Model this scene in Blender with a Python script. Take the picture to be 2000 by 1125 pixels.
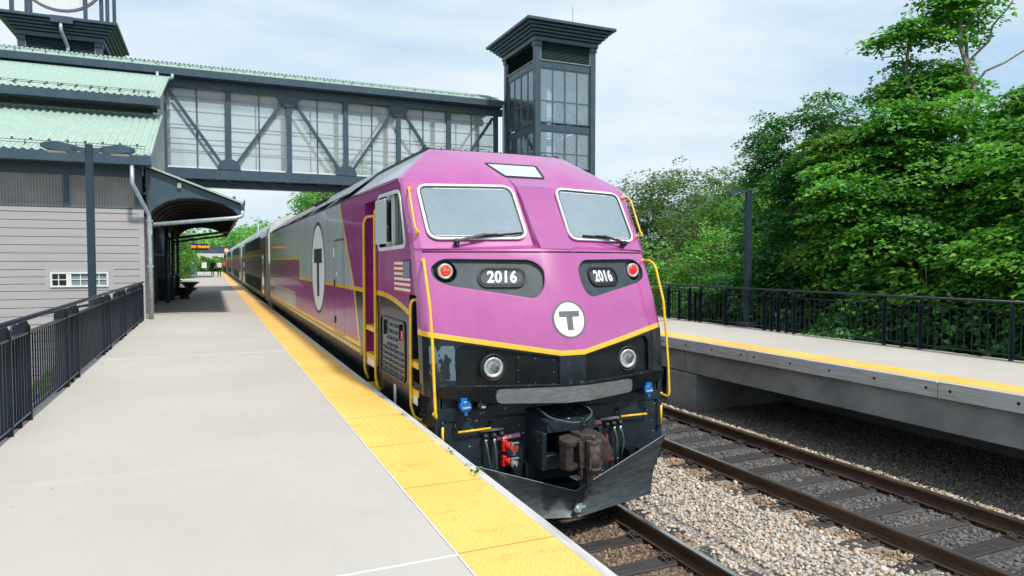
import bpy, bmesh, math, random
import numpy as np
from mathutils import Vector, Matrix
from mathutils.bvhtree import BVHTree
R = math.radians
random.seed(7); rng = np.random.default_rng(11)
for o in list(bpy.data.objects): bpy.data.objects.remove(o)
S = bpy.context.scene
COL = S.collection
# ------------------------------------------------------------------ camera
FPX = 1333.0; CAMH = 2.88
pitch = math.atan(52.5 / FPX); yaw = math.atan(588 / FPX * math.cos(pitch))
cd = bpy.data.cameras.new('camera'); cam = bpy.data.objects.new('camera', cd); COL.objects.link(cam)
cd.sensor_width = 36; cd.lens = 36 * FPX / 2000; cd.clip_start = 0.05; cd.clip_end = 3000
cam.location = (0, 0, CAMH); cam.rotation_euler = (R(90) - pitch, 0, -yaw)
cd.dof.use_dof = True; cd.dof.focus_distance = 8.2; cd.dof.aperture_fstop = 7.0
S.camera = cam
# ------------------------------------------------------------------ light
SUN = Vector((0.14, -0.70, 1.0)).normalized()
w = bpy.data.worlds.new('World'); S.world = w; w.use_nodes = True
nt = w.node_tree; nt.nodes.clear()
out = nt.nodes.new('ShaderNodeOutputWorld'); bg = nt.nodes.new('ShaderNodeBackground')
sky = nt.nodes.new('ShaderNodeTexSky'); sky.sky_type = 'NISHITA'; sky.sun_disc = False
sky.sun_elevation = math.asin(SUN.z); sky.sun_rotation = math.atan2(SUN.x, SUN.y)
sky.air_density = 1.0; sky.dust_density = 2.0; sky.ozone_density = 1.5
tc = nt.nodes.new('ShaderNodeTexCoord'); mp = nt.nodes.new('ShaderNodeMapping'); mp.inputs['Scale'].default_value = (1.0, 1.0, 3.2)
ns = nt.nodes.new('ShaderNodeTexNoise'); ns.inputs['Scale'].default_value = 1.7; ns.inputs['Detail'].default_value = 9; ns.inputs['Roughness'].default_value = 0.56
ns.inputs['Distortion'].default_value = 0.5
cr = nt.nodes.new('ShaderNodeValToRGB'); cr.color_ramp.elements[0].position = 0.30; cr.color_ramp.elements[0].color = (.85, .85, .85, 1)
cr.color_ramp.elements[1].position = 0.62; cr.color_ramp.elements[1].color = (1, 1, 1, 1)
mx = nt.nodes.new('ShaderNodeMixRGB')
cr2 = nt.nodes.new('ShaderNodeValToRGB'); cr2.color_ramp.elements[0].position = .36; cr2.color_ramp.elements[0].color = (.34, .475, .61, 1)
cr2.color_ramp.elements[1].position = .60; cr2.color_ramp.elements[1].color = (.54, .60, .645, 1); e_ = cr2.color_ramp.elements.new(.48); e_.color = (.445, .545, .625, 1)
sc_ = nt.nodes.new('ShaderNodeVectorMath'); sc_.operation = 'SCALE'; sc_.inputs['Scale'].default_value = 10.0
L = nt.links.new
L(tc.outputs['Generated'], mp.inputs['Vector']); L(mp.outputs[0], ns.inputs['Vector']); L(ns.outputs['Fac'], cr.inputs[0])
L(ns.outputs['Fac'], cr2.inputs[0]); L(cr2.outputs[0], sc_.inputs[0]); L(sc_.outputs[0], mx.inputs['Color2']); L(cr.outputs[0], mx.inputs['Fac']); L(sky.outputs[0], mx.inputs['Color1']); L(mx.outputs[0], bg.inputs['Color'])
bg.inputs['Strength'].default_value = 0.115; L(bg.outputs[0], out.inputs['Surface'])
sl = bpy.data.lights.new('sun', 'SUN'); so = bpy.data.objects.new('sun', sl); COL.objects.link(so)
sl.energy = 3.0; sl.angle = R(4); sl.color = (1, .95, .88); so.rotation_euler = SUN.to_track_quat('Z', 'Y').to_euler()
S.view_settings.view_transform = 'Standard'; S.view_settings.look = 'None'; S.view_settings.exposure = 0.43; S.view_settings.gamma = 1

# ------------------------------------------------------------------ materials
MATS = {}
class N:
    """tiny expression wrapper over math nodes"""
    def __init__(s, t, sock): s.t = t; s.s = sock
    def op(s, o, *a):
        n = s.t.nodes.new('ShaderNodeMath'); n.operation = o
        for i, v in enumerate((s,) + a):
            if isinstance(v, N): s.t.links.new(v.s, n.inputs[i])
            else: n.inputs[i].default_value = v
        return N(s.t, n.outputs[0])
    def __add__(s, b): return s.op('ADD', b)
    def __sub__(s, b): return s.op('SUBTRACT', b)
    def __mul__(s, b): return s.op('MULTIPLY', b)
    def gt(s, b): return s.op('GREATER_THAN', b)
    def lt(s, b): return s.op('LESS_THAN', b)
    def abs(s): return s.op('ABSOLUTE')
    def max(s, b): return s.op('MAXIMUM', b)
    def min(s, b): return s.op('MINIMUM', b)
def new_mat(name):
    m = bpy.data.materials.new(name); m.use_nodes = True; MATS[name] = m
    return m, m.node_tree, m.node_tree.nodes['Principled BSDF']
def objpos(t, kind='Object'):
    n = t.nodes.new('ShaderNodeTexCoord'); s = t.nodes.new('ShaderNodeSeparateXYZ'); t.links.new(n.outputs[kind], s.inputs[0])
    return n.outputs[kind], N(t, s.outputs[0]), N(t, s.outputs[1]), N(t, s.outputs[2])
def mixc(t, fac, a, b, blend='MIX'):
    n = t.nodes.new('ShaderNodeMixRGB'); n.blend_type = blend
    for i, v in ((0, fac), (1, a), (2, b)):
        if isinstance(v, N): t.links.new(v.s, n.inputs[i])
        elif isinstance(v, bpy.types.NodeSocket): t.links.new(v, n.inputs[i])
        elif isinstance(v, (int, float)): n.inputs[i].default_value = v
        else: n.inputs[i].default_value = (*v, 1)
    return n.outputs[0]
def noise(t, vec, scale, detail=4, rough=.55, sc=None, dist=0):
    if sc:
        m = t.nodes.new('ShaderNodeMapping'); m.inputs['Scale'].default_value = sc; t.links.new(vec, m.inputs[0]); vec = m.outputs[0]
    n = t.nodes.new('ShaderNodeTexNoise'); n.inputs['Scale'].default_value = scale; n.inputs['Detail'].default_value = detail
    n.inputs['Roughness'].default_value = rough; n.inputs['Distortion'].default_value = dist; t.links.new(vec, n.inputs['Vector'])
    return n.outputs['Fac']
def ramp(t, fac, *stops):
    n = t.nodes.new('ShaderNodeValToRGB'); e = n.color_ramp.elements
    while len(e) < len(stops): e.new(0.5)
    for i, (p, c) in enumerate(stops):
        e[i].position = p; e[i].color = (*c, 1) if not isinstance(c, (int, float)) else (c, c, c, 1)
    t.links.new(fac.s if isinstance(fac, N) else fac, n.inputs[0])
    return n.outputs[0]
def bump(t, b, h, strength=.3, dist=.02):
    n = t.nodes.new('ShaderNodeBump'); n.inputs['Strength'].default_value = strength; n.inputs['Distance'].default_value = dist
    t.links.new(h.s if isinstance(h, N) else h, n.inputs['Height'])
    if b.inputs['Normal'].links: t.links.new(b.inputs['Normal'].links[0].from_socket, n.inputs['Normal'])
    t.links.new(n.outputs[0], b.inputs['Normal'])
def mat(name, col, rough=.5, metal=0, var=.12, vs=6, coat=0, spec=.5, bmp=0, bs=40, emit=0, stretch=None):
    m, t, b = new_mat(name)
    vec, x, y, z = objpos(t)
    if var:
        f = noise(t, vec, vs, 6, .6, stretch)
        lo = tuple(c * (1 - var * 1.6) for c in col); hi = tuple(min(1, c * (1 + var)) for c in col)
        t.links.new(ramp(t, f, (.3, lo), (.7, hi)), b.inputs['Base Color'])
        rr = ramp(t, noise(t, vec, vs * 1.7, 4), (.3, max(.03, rough * .8)), (.7, min(1, rough * 1.2))); t.links.new(rr, b.inputs['Roughness'])
    else:
        b.inputs['Base Color'].default_value = (*col, 1); b.inputs['Roughness'].default_value = rough
    b.inputs['Metallic'].default_value = metal; b.inputs['Coat Weight'].default_value = coat; b.inputs['Coat Roughness'].default_value = .06
    b.inputs['Specular IOR Level'].default_value = spec
    if bmp: bump(t, b, noise(t, vec, bs, 5, .6, stretch), bmp, .01)
    if emit:
        b.inputs['Emission Color'].default_value = (*col, 1); b.inputs['Emission Strength'].default_value = emit
    return m
PURPLE = (.30, .026, .195); YEL = (.80, .49, .028); BLK = (.005, .008, .012); GREY = (.42, .47, .50)
mat('navy_steel', (.046, .080, .112), .38, var=.12, vs=3, bmp=.04, bs=60)
mat('railing_paint', (.010, .016, .028), .32, var=.15, vs=5)
mat('galvanised', (.42, .50, .54), .42, .35, var=.16, vs=8)
mat('black_steel', (.011, .016, .021), .38, var=.35, vs=5, bmp=.1, bs=30)
mat('mullion_light', (.30, .36, .38), .5, var=.05); mat('mullion_grey', (.10, .13, .15), .4, var=.05); mat('dark_deck', (.009, .012, .016), .7, var=.1); mat('light_sign', (.3, .38, .3), .5, var=0)
mat('post_paint', (.022, .040, .062), .38, var=.1); mat('louvre_teal', (.09, .15, .155), .5, var=.08); mat('dark_void', (.006, .007, .009), .9, var=0)
mat('yellow_paint', (.82, .51, .03), .38, var=.1, vs=14, bmp=.05)
mat('white_decal', (.78, .80, .82), .35, var=.05, vs=10)
mat('black_decal', (.012, .014, .018), .4, var=0)
mat('grey_decal', (.13, .14, .15), .45, var=.08)
mat('red_decal', (.50, .03, .03), .4, var=0)
mat('pink_sign', (.62, .16, .26), .5, var=.12, vs=30)
mat('blue_decal', (.02, .035, .14), .4, var=0)
mat('blue_cap', (.01, .16, .48), .3, var=.12, vs=20)
mat('black_rubber', (.015, .016, .018), .5, var=.2, vs=20)
mat('hose_rubber', (.06, .065, .07), .55, var=.2, vs=20)
mat('chrome', (.62, .64, .65), .3, .55, var=.08, vs=30)
mat('red_plastic', (.55, .02, .015), .3, var=.1, vs=30)
mat('red_lens', (.75, .015, .015), .18, var=0, emit=.55)
mat('amber_led', (1.0, .35, .12), .4, var=0, emit=1.0)
mat('orange_led', (1.0, .22, .01), .4, var=0, emit=1.6)
mat('lamp_glass', (.95, .97, .97), .12, .0, var=.08, vs=60, coat=1)
mat('rust_iron', (.060, .046, .041), .62, .15, var=.42, vs=14, bmp=.5, bs=60)
mat('plow_steel', (.048, .060, .068), .42, .25, var=.35, vs=5, bmp=.08, bs=30, stretch=(1, 1, 5))
mat('bare_steel', (.24, .245, .25), .42, .5, var=.16, vs=9, stretch=(1, 1, 4), bmp=.05)
mat('white_frame', (.72, .75, .78), .4, var=.07, vs=9)
mat('mirror_white', (.50, .60, .62), .35, var=.05, vs=6)
mat('shade_blind', (.20, .245, .28), .8, var=.06, vs=3)
mat('roof_silver', (.40, .43, .46), .26, .55, var=.3, vs=2.2, stretch=(1, .25, 1))
mat('coach_white', (.62, .62, .60), .5, var=.08, vs=4)
mat('coach_steel', (.36, .37, .36), .22, .8, var=.12, vs=3)
mat('mint_roof', (.33, .455, .39), .45, var=.07, vs=2.2, stretch=(4, 1, 1))
mat('siding', (.40, .39, .40), .6, var=.06, vs=2, bmp=.06, bs=25, stretch=(.3, .3, 5))
mat('vinyl_white', (.72, .74, .76), .5, var=.04)
mat('concrete_grey', (.27, .27, .265), .85, var=.2, vs=2.4, bmp=.35, bs=40)
mat('girder_concrete', (.25, .255, .255), .85, var=.22, vs=1.6, bmp=.5, bs=30)
mat('bark', (.16, .12, .09), .9, var=.3, vs=10, bmp=.6, bs=30)
mat('bark_pale', (.28, .24, .20), .9, var=.3, vs=10)
mat('skin', (.25, .13, .09), .6, var=0); mat('shirt_white', (.75, .77, .82), .8, var=.05); mat('shirt_red', (.42, .09, .03), .8, var=.1)
mat('cloth_dark', (.02, .022, .03), .85, var=.1); mat('hair', (.02, .015, .012), .7, var=0)
mat('wood_brown', (.28, .12, .07), .8, var=.2); mat('terracotta', (.45, .16, .07), .8, var=.2)
mat('worn_iron', (.13, .10, .09), .5, .3, var=.4, vs=16, bmp=.4, bs=70); mat('chain_red', (.5, .02, .02), .4, var=0)

def glass(name, tint, fac_t, gl_col=(.9, .9, .9), diff=None, fd=.3, rough=.03, lines=None):
    m, t, b = new_mat(name); t.nodes.remove(b); o = t.nodes['Material Output']
    tr = t.nodes.new('ShaderNodeBsdfTransparent'); tr.inputs[0].default_value = (*tint, 1)
    gl = t.nodes.new('ShaderNodeBsdfGlossy'); gl.inputs['Color'].default_value = (*gl_col, 1); gl.inputs['Roughness'].default_value = rough
    base = tr.outputs[0]
    if diff:
        d = t.nodes.new('ShaderNodeBsdfDiffuse'); d.inputs[0].default_value = (*diff, 1)
        ms = t.nodes.new('ShaderNodeMixShader'); ms.inputs[0].default_value = fd
        vec, x, y, z = objpos(t)
        f = noise(t, vec, .6, 3)
        t.links.new(ramp(t, f, (.3, fd * .75), (.7, min(1, fd * 1.25))), ms.inputs[0])
        tl = t.nodes.new('ShaderNodeBsdfTranslucent'); tl.inputs[0].default_value = (*diff, 1); dm = t.nodes.new('ShaderNodeMixShader'); t.links.new(d.outputs[0], dm.inputs[1]); t.links.new(tl.outputs[0], dm.inputs[2])
        t.links.new(tr.outputs[0], ms.inputs[1]); t.links.new(dm.outputs[0], ms.inputs[2]); base = ms.outputs[0]
    fr = t.nodes.new('ShaderNodeFresnel'); fr.inputs[0].default_value = 1.5
    fa = N(t, fr.outputs[0]) + fac_t
    mm = t.nodes.new('ShaderNodeMixShader'); t.links.new(fa.s, mm.inputs[0]); t.links.new(base, mm.inputs[1]); t.links.new(gl.outputs[0], mm.inputs[2])
    t.links.new(mm.outputs[0], o.inputs[0]); return m
glass('bridge_glass', (.95, 1, 1), .02, diff=(.97, 1, 1), fd=.34)
glass('tower_glass', (.90, .98, 1.0), .16, gl_col=(.85, .95, 1), diff=(.6, .75, .78), fd=.16)
glass('clear_glass', (.97, .99, .99), .03)
glass('dark_glass', (.06, .07, .08), .12)

def wired_panel():
    m, t, b = new_mat('ribbed_panel'); vec, x, y, z = objpos(t)
    fr = (x * 14.0).op('FRACT'); line = fr.lt(.14)
    base = ramp(t, noise(t, vec, 1.3, 4), (.3, (.17, .155, .15)), (.7, (.29, .27, .265)))
    t.links.new(mixc(t, line, base, (.38, .37, .38)), b.inputs['Base Color']); b.inputs['Roughness'].default_value = .35
wired_panel()

def windshield():
    m, t, b = new_mat('windshield_glass'); vec, x, y, z = objpos(t)
    b.inputs['Base Color'].default_value = (.185, .235, .27, 1); b.inputs['Roughness'].default_value = .04
    b.inputs['IOR'].default_value = 1.55; b.inputs['Specular IOR Level'].default_value = .9
    f = noise(t, vec, 1.4, 3); g1 = ramp(t, f, (.3, (.20, .265, .315)), (.7, (.255, .32, .37))); dust = noise(t, vec, 16, 6, .75)
    t.links.new(mixc(t, 1, g1, ramp(t, dust, (.35, .93), (.62, 1.0), (.78, 1.22)), 'MULTIPLY'), b.inputs['Base Color'])
windshield()

def paint(name, front):
    """glossy coat; the livery's stripes and blocks are part of the skin, laid out in the locomotive's own coordinates"""
    m, t, b = new_mat(name); vec, x, y, z = objpos(t)
    ax = x.abs(); Y = (y + 17.0) * 1.0155 + .01
    if front:
        zc = (ax - .145).max(0) * .158 + 1.878
        d = z - zc; stripe = d.abs().lt(.028); up = d.gt(0)
        grime = noise(t, vec, 9, 5, .65, (1, 1, .35)); blk = ramp(t, grime, (.35, BLK), (.62, (.012, .018, .024)), (.72, (.05, .065, .075)))
        pn = ramp(t, noise(t, vec, 2.0, 5), (.25, (.39, .062, .275)), (.75, (.445, .08, .32)))
        pm = (x + 1.37).abs().lt(.13) * z.gt(1.60) * z.lt(1.97) * N(t, noise(t, vec, 7, 5, .6, (1.3, 1, .5))).gt(.50)
        blk = mixc(t, pm, blk, (.10, .15, .18)); drip = (z - 1.50).abs().lt(.06) * N(t, noise(t, vec, 11, 4, .6, (1, 1, .2))).gt(.56); blk = mixc(t, drip, blk, (.04, .06, .07))
        c = mixc(t, up, blk, pn); c = mixc(t, stripe, c, YEL); c = mixc(t, 1, c, ramp(t, noise(t, vec, 5, 7, .65, (1.5, 1, .3)), (.3, (.93, .93, .93)), (.6, (1.02, 1.02, 1.02))), 'MULTIPLY')
    else:
        tt = ((Y * -1.0 + 9.3) * (1 / 1.65)).max(0).min(1); zc = (tt * tt) * -.19 + 2.45
        back = Y.gt(18.45); zb = back * .5; zz = zc + zb
        d = z - zz; stripe = d.abs().lt(.032)
        vstep = (Y - 18.45).abs().lt(.09) * z.gt(2.42) * z.lt(2.98); stripe = stripe.max(vstep)
        yd = (z - 2.45).max(0) * .92 + (z - 2.45).min(0) * .47 + 11.08
        dd = Y - yd; diag = dd.abs().lt(.055)
        up = d.gt(0); fr = dd.lt(0)
        cu = mixc(t, fr, GREY, PURPLE)
        cl = mixc(t, fr, PURPLE, BLK)
        blk = Y.gt(19.6) * Y.lt(26.5) * z.lt(2.0); cl = mixc(t, blk, cl, GREY)
        bord = ((Y - 19.6).abs().lt(.09) * z.lt(2.03)).max((z - 2.02).abs().lt(.03) * Y.gt(19.6))
        c = mixc(t, up, cl, cu)
        low = (z - 1.60).abs().lt(.03) * Y.gt(10.6)
        stripe = stripe.max(diag).max(bord).max(low)
        c = mixc(t, stripe, c, YEL)
        und = z.lt(1.57) * Y.gt(10.6); c = mixc(t, und, c, BLK)
        # panel joints and dirt streaks
        pf = ((Y - 12.9) * (1 / 1.63)).op('FRACT'); seam = (pf - .5).abs().lt(.006) * Y.gt(11.4)
        c = mixc(t, seam, c, (.01, .01, .012))
        st = noise(t, vec, 2.2, 5, .6, (1, 2.5, .25)); c = mixc(t, .55, c, mixc(t, 1, c, ramp(t, st, (.3, .72), (.65, 1.0)), 'MULTIPLY'))
    t.links.new(c, b.inputs['Base Color'])
    b.inputs['Roughness'].default_value = .34 if front else .25; b.inputs['Coat Weight'].default_value = .8 if front else .22
    b.inputs['Specular IOR Level'].default_value = .5 if front else .22
    if front:
        t.links.new((up * .6 + .2).s, b.inputs['Coat Weight']); t.links.new((up * .3 + .2).s, b.inputs['Specular IOR Level'])
    b.inputs['Coat Roughness'].default_value = .06 if front else .035; b.inputs['Coat IOR'].default_value = 1.9 if front else 1.4
    bv = t.nodes.new('ShaderNodeBevel'); bv.samples = 4; bv.inputs['Radius'].default_value = .02; t.links.new(bv.outputs[0], b.inputs['Normal'])
    bump(t, b, noise(t, vec, 1.1, 3, .5), .10 if not front else .05, .04)
    return m
paint('front_paint', True); paint('side_paint', False)
mat('pillar_paint', (.365, .063, .265), .34, var=.03, vs=2, coat=.9); MATS['pillar_paint'].node_tree.nodes['Principled BSDF'].inputs['Coat IOR'].default_value = 1.9
mat('purple_trim', PURPLE, .3, var=.1, vs=3, coat=.9)

def concrete_slab():
    m, t, b = new_mat('slab_concrete'); vec, x, y, z = objpos(t)
    c = ramp(t, noise(t, vec, .55, 6, .6), (.3, (.445, .415, .375)), (.7, (.505, .475, .432)))
    c = mixc(t, 1, c, ramp(t, noise(t, vec, 22, 4, .7, (1, .12, 1)), (.3, .975), (.7, 1.01)), 'MULTIPLY')
    c = mixc(t, 1, c, ramp(t, noise(t, vec, 160, 3, .7), (.3, .90), (.7, 1.06)), 'MULTIPLY')
    c = mixc(t, 1, c, ramp(t, noise(t, vec, 2.3, 8, .75, None, .6), (.62, 1.0), (.72, .92)), 'MULTIPLY')
    c = mixc(t, 1, c, ramp(t, noise(t, vec, 7.0, 3, .5), (.74, 1.0), (.77, .80)), 'MULTIPLY')
    t.links.new(c, b.inputs['Base Color']); b.inputs['Roughness'].default_value = .85
    h = N(t, noise(t, vec, 60, 4, .6, (1, .08, 1))) + N(t, noise(t, vec, 200, 2))
    bump(t, b, h, .22, .004)
concrete_slab()
def tactile():
    m, t, b = new_mat('tactile_yellow'); vec, x, y, z = objpos(t)
    c = ramp(t, noise(t, vec, 1.1, 5), (.3, (.80, .47, .105)), (.7, (.90, .56, .145)))
    g = noise(t, vec, 2.6, 6, .7, (1, 2.2, 1), .5)
    c = mixc(t, 1, c, ramp(t, g, (.58, (1, 1, 1)), (.72, (.72, .68, .62))), 'MULTIPLY')
    c = mixc(t, 1, c, ramp(t, noise(t, vec, 90, 3), (.3, .93), (.7, 1.03)), 'MULTIPLY')
    fy = ((y + 1.2 + 50.0 * 1.2 - 3.6) * (1 / 1.2)).op('FRACT'); j = (fy - .5).abs().gt(.494)
    c = mixc(t, j, c, (.42, .24, .05))
    t.links.new(c, b.inputs['Base Color']); b.inputs['Roughness'].default_value = .55
tactile()
def edge_wood():
    m, t, b = new_mat('grey_timber'); vec, x, y, z = objpos(t)
    f = noise(t, vec, 5, 8, .65, (8, .35, 5), .6)
    c = ramp(t, f, (.25, (.30, .295, .29)), (.5, (.50, .50, .51)), (.75, (.62, .64, .67)))
    c = mixc(t, 1, c, ramp(t, noise(t, vec, .9, 4), (.35, (1, .95, .84)), (.6, (1, 1, 1))), 'MULTIPLY')
    t.links.new(c, b.inputs['Base Color']); b.inputs['Roughness'].default_value = .8; bump(t, b, f, .35, .006)
edge_wood()
def tie_wood():
    m, t, b = new_mat('sleeper_timber'); vec, x, y, z = objpos(t)
    f = noise(t, vec, 6, 8, .7, (.5, 9, 9), .4)
    c = ramp(t, f, (.3, (.016, .013, .012)), (.55, (.050, .042, .040)), (.75, (.115, .10, .09)))
    oi = t.nodes.new('ShaderNodeObjectInfo')
    c = mixc(t, 1, c, ramp(t, oi.outputs['Random'], (0, .65), (1, 1.35)), 'MULTIPLY')
    t.links.new(c, b.inputs['Base Color']); b.inputs['Roughness'].default_value = .75; bump(t, b, f, .8, .012)
tie_wood()
def rail_mats():
    m, t, b = new_mat('rail_rust'); vec, x, y, z = objpos(t)
    f = noise(t, vec, 4, 6, .6, (1, .5, 6))
    c = ramp(t, f, (.3, (.045, .028, .018)), (.6, (.11, .062, .036)), (.8, (.18, .105, .058)))
    t.links.new(c, b.inputs['Base Color']); b.inputs['Roughness'].default_value = .6; b.inputs['Metallic'].default_value = .3
    bump(t, b, f, .2, .004)
rail_mats()
mat('rail_shine', (.50, .50, .50), .24, .95, var=.2, vs=3, stretch=(12, .3, 1))
def stone_zone(t, X, Y):
    d1 = (X - 3.62).abs().lt(.80); d2 = (X - 7.45).abs().lt(.74); platform_shade = X.gt(8.95)  # last zone: shade under the right platform, painted into the ballast colour
    return d1, d2, platform_shade
def stones():
    m, t, b = new_mat('ballast_stone'); vec, X, Y, Z = objpos(t)
    g = t.nodes.new('ShaderNodeNewGeometry')
    c = ramp(t, g.outputs['Random Per Island'], (0, (.26, .23, .20)), (.25, (.48, .41, .33)), (.45, (.58, .45, .32)), (.6, (.36, .35, .34)), (.78, (.68, .60, .50)), (.9, (.46, .33, .22)), (1, (.74, .69, .63)))
    c = mixc(t, 1, c, ramp(t, noise(t, vec, 60, 4), (.3, .75), (.7, 1.15)), 'MULTIPLY')
    wob = N(t, noise(t, vec, 3.0, 4)) * .5 - .25
    Xw = X + wob; d1, d2, platform_shade = stone_zone(t, Xw, Y)
    c = mixc(t, d2, c, mixc(t, 1, c, (.27, .29, .33), 'MULTIPLY'))
    c = mixc(t, d1, c, mixc(t, 1, c, (.45, .36, .28), 'MULTIPLY'))
    c = mixc(t, platform_shade, c, mixc(t, 1, c, (.36, .36, .36), 'MULTIPLY'))  # paints the right platform's shade onto the stones
    moss = (Xw - 8.62).abs().lt(.20); c = mixc(t, moss, c, mixc(t, 1, c, (.75, .66, .42), 'MULTIPLY'))
    rr = (Xw - 6.45).abs().lt(.13).max((Xw - 4.62).abs().lt(.12)); c = mixc(t, rr, c, mixc(t, 1, c, (.62, .50, .40), 'MULTIPLY'))
    t.links.new(c, b.inputs['Base Color']); b.inputs['Roughness'].default_value = .8
    m, t, b = new_mat('ballast_bed'); vec, X, Y, Z = objpos(t)
    v = t.nodes.new('ShaderNodeTexVoronoi'); v.inputs['Scale'].default_value = 24; t.links.new(vec, v.inputs['Vector'])
    sp = t.nodes.new('ShaderNodeSeparateColor'); t.links.new(v.outputs['Color'], sp.inputs[0])
    c = ramp(t, sp.outputs[0], (0, (.12, .11, .10)), (.5, (.27, .24, .21)), (1, (.42, .38, .34)))
    c = mixc(t, 1, c, ramp(t, v.outputs['Distance'], (.0, 1.0), (.05, .5)), 'MULTIPLY') if False else c
    d1, d2, platform_shade = stone_zone(t, X, Y)
    c = mixc(t, d2, c, mixc(t, 1, c, (.27, .29, .33), 'MULTIPLY')); c = mixc(t, d1, c, mixc(t, 1, c, (.42, .36, .30), 'MULTIPLY')); c = mixc(t, platform_shade, c, mixc(t, 1, c, (.5, .5, .5), 'MULTIPLY'))  # last multiply paints the same platform shade on the bed
    t.links.new(c, b.inputs['Base Color']); b.inputs['Roughness'].default_value = .9; bump(t, b, v.outputs['Distance'], .9, -.03)
stones()
def soil():
    m, t, b = new_mat('grassy_soil'); vec, X, Y, Z = objpos(t)
    f = noise(t, vec, .35, 8, .65)
    t.links.new(ramp(t, f, (.3, (.035, .06, .018)), (.55, (.07, .11, .03)), (.75, (.16, .14, .09))), b.inputs['Base Color']); b.inputs['Roughness'].default_value = .95
    bump(t, b, noise(t, vec, 12, 6, .7), .8, .05)
    m, t, b = new_mat('pale_gravel'); vec, X, Y, Z = objpos(t)
    t.links.new(ramp(t, noise(t, vec, 3, 8, .7), (.3, (.22, .19, .16)), (.7, (.42, .38, .34))), b.inputs['Base Color']); b.inputs['Roughness'].default_value = .95
    m, t, b = new_mat('hill_green'); vec, X, Y, Z = objpos(t)
    t.links.new(ramp(t, noise(t, vec, .25, 8, .7), (.35, (.012, .035, .010)), (.65, (.06, .13, .03))), b.inputs['Base Color']); b.inputs['Roughness'].default_value = 1
    bump(t, b, noise(t, vec, .35, 8, .7), 1, 2)
soil()
def leafmat(name, stops, trans=(.10, .22, .02)):
    m, t, b = new_mat(name); o = t.nodes['Material Output']
    g = t.nodes.new('ShaderNodeNewGeometry'); vec, X, Y, Z = objpos(t)
    r = N(t, g.outputs['Random Per Island']) * .6 + N(t, noise(t, vec, .9, 3)) * .9 - .25
    c = ramp(t, r, *stops)
    t.links.new(c, b.inputs['Base Color']); b.inputs['Roughness'].default_value = .45; b.inputs['Specular IOR Level'].default_value = .35
    tl = t.nodes.new('ShaderNodeBsdfTranslucent'); cc = mixc(t, 1, c, (1.3, 1.6, .6), 'MULTIPLY'); t.links.new(cc, tl.inputs[0])
    ms = t.nodes.new('ShaderNodeMixShader'); ms.inputs[0].default_value = .38
    t.links.new(b.outputs[0], ms.inputs[1]); t.links.new(tl.outputs[0], ms.inputs[2]); t.links.new(ms.outputs[0], o.inputs[0])
leafmat('maple_leaf', ((.05, (.026, .10, .030)), (.4, (.085, .26, .055)), (.7, (.20, .43, .075)), (.97, (.33, .55, .11))))
leafmat('dark_leaf', ((.05, (.016, .065, .022)), (.45, (.045, .155, .042)), (.8, (.09, .26, .058)), (.98, (.12, .27, .055))))
leafmat('light_leaf', ((.05, (.05, .12, .018)), (.45, (.10, .21, .035)), (.8, (.17, .30, .05)), (.98, (.25, .36, .07))))
leafmat('olive_leaf', ((.05, (.04, .085, .03)), (.45, (.085, .15, .045)), (.8, (.14, .21, .06)), (.98, (.20, .26, .09))))
leafmat('turning_leaf', ((.05, (.10, .16, .02)), (.5, (.30, .26, .03)), (.8, (.42, .20, .03)), (.98, (.45, .30, .05))))

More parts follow.
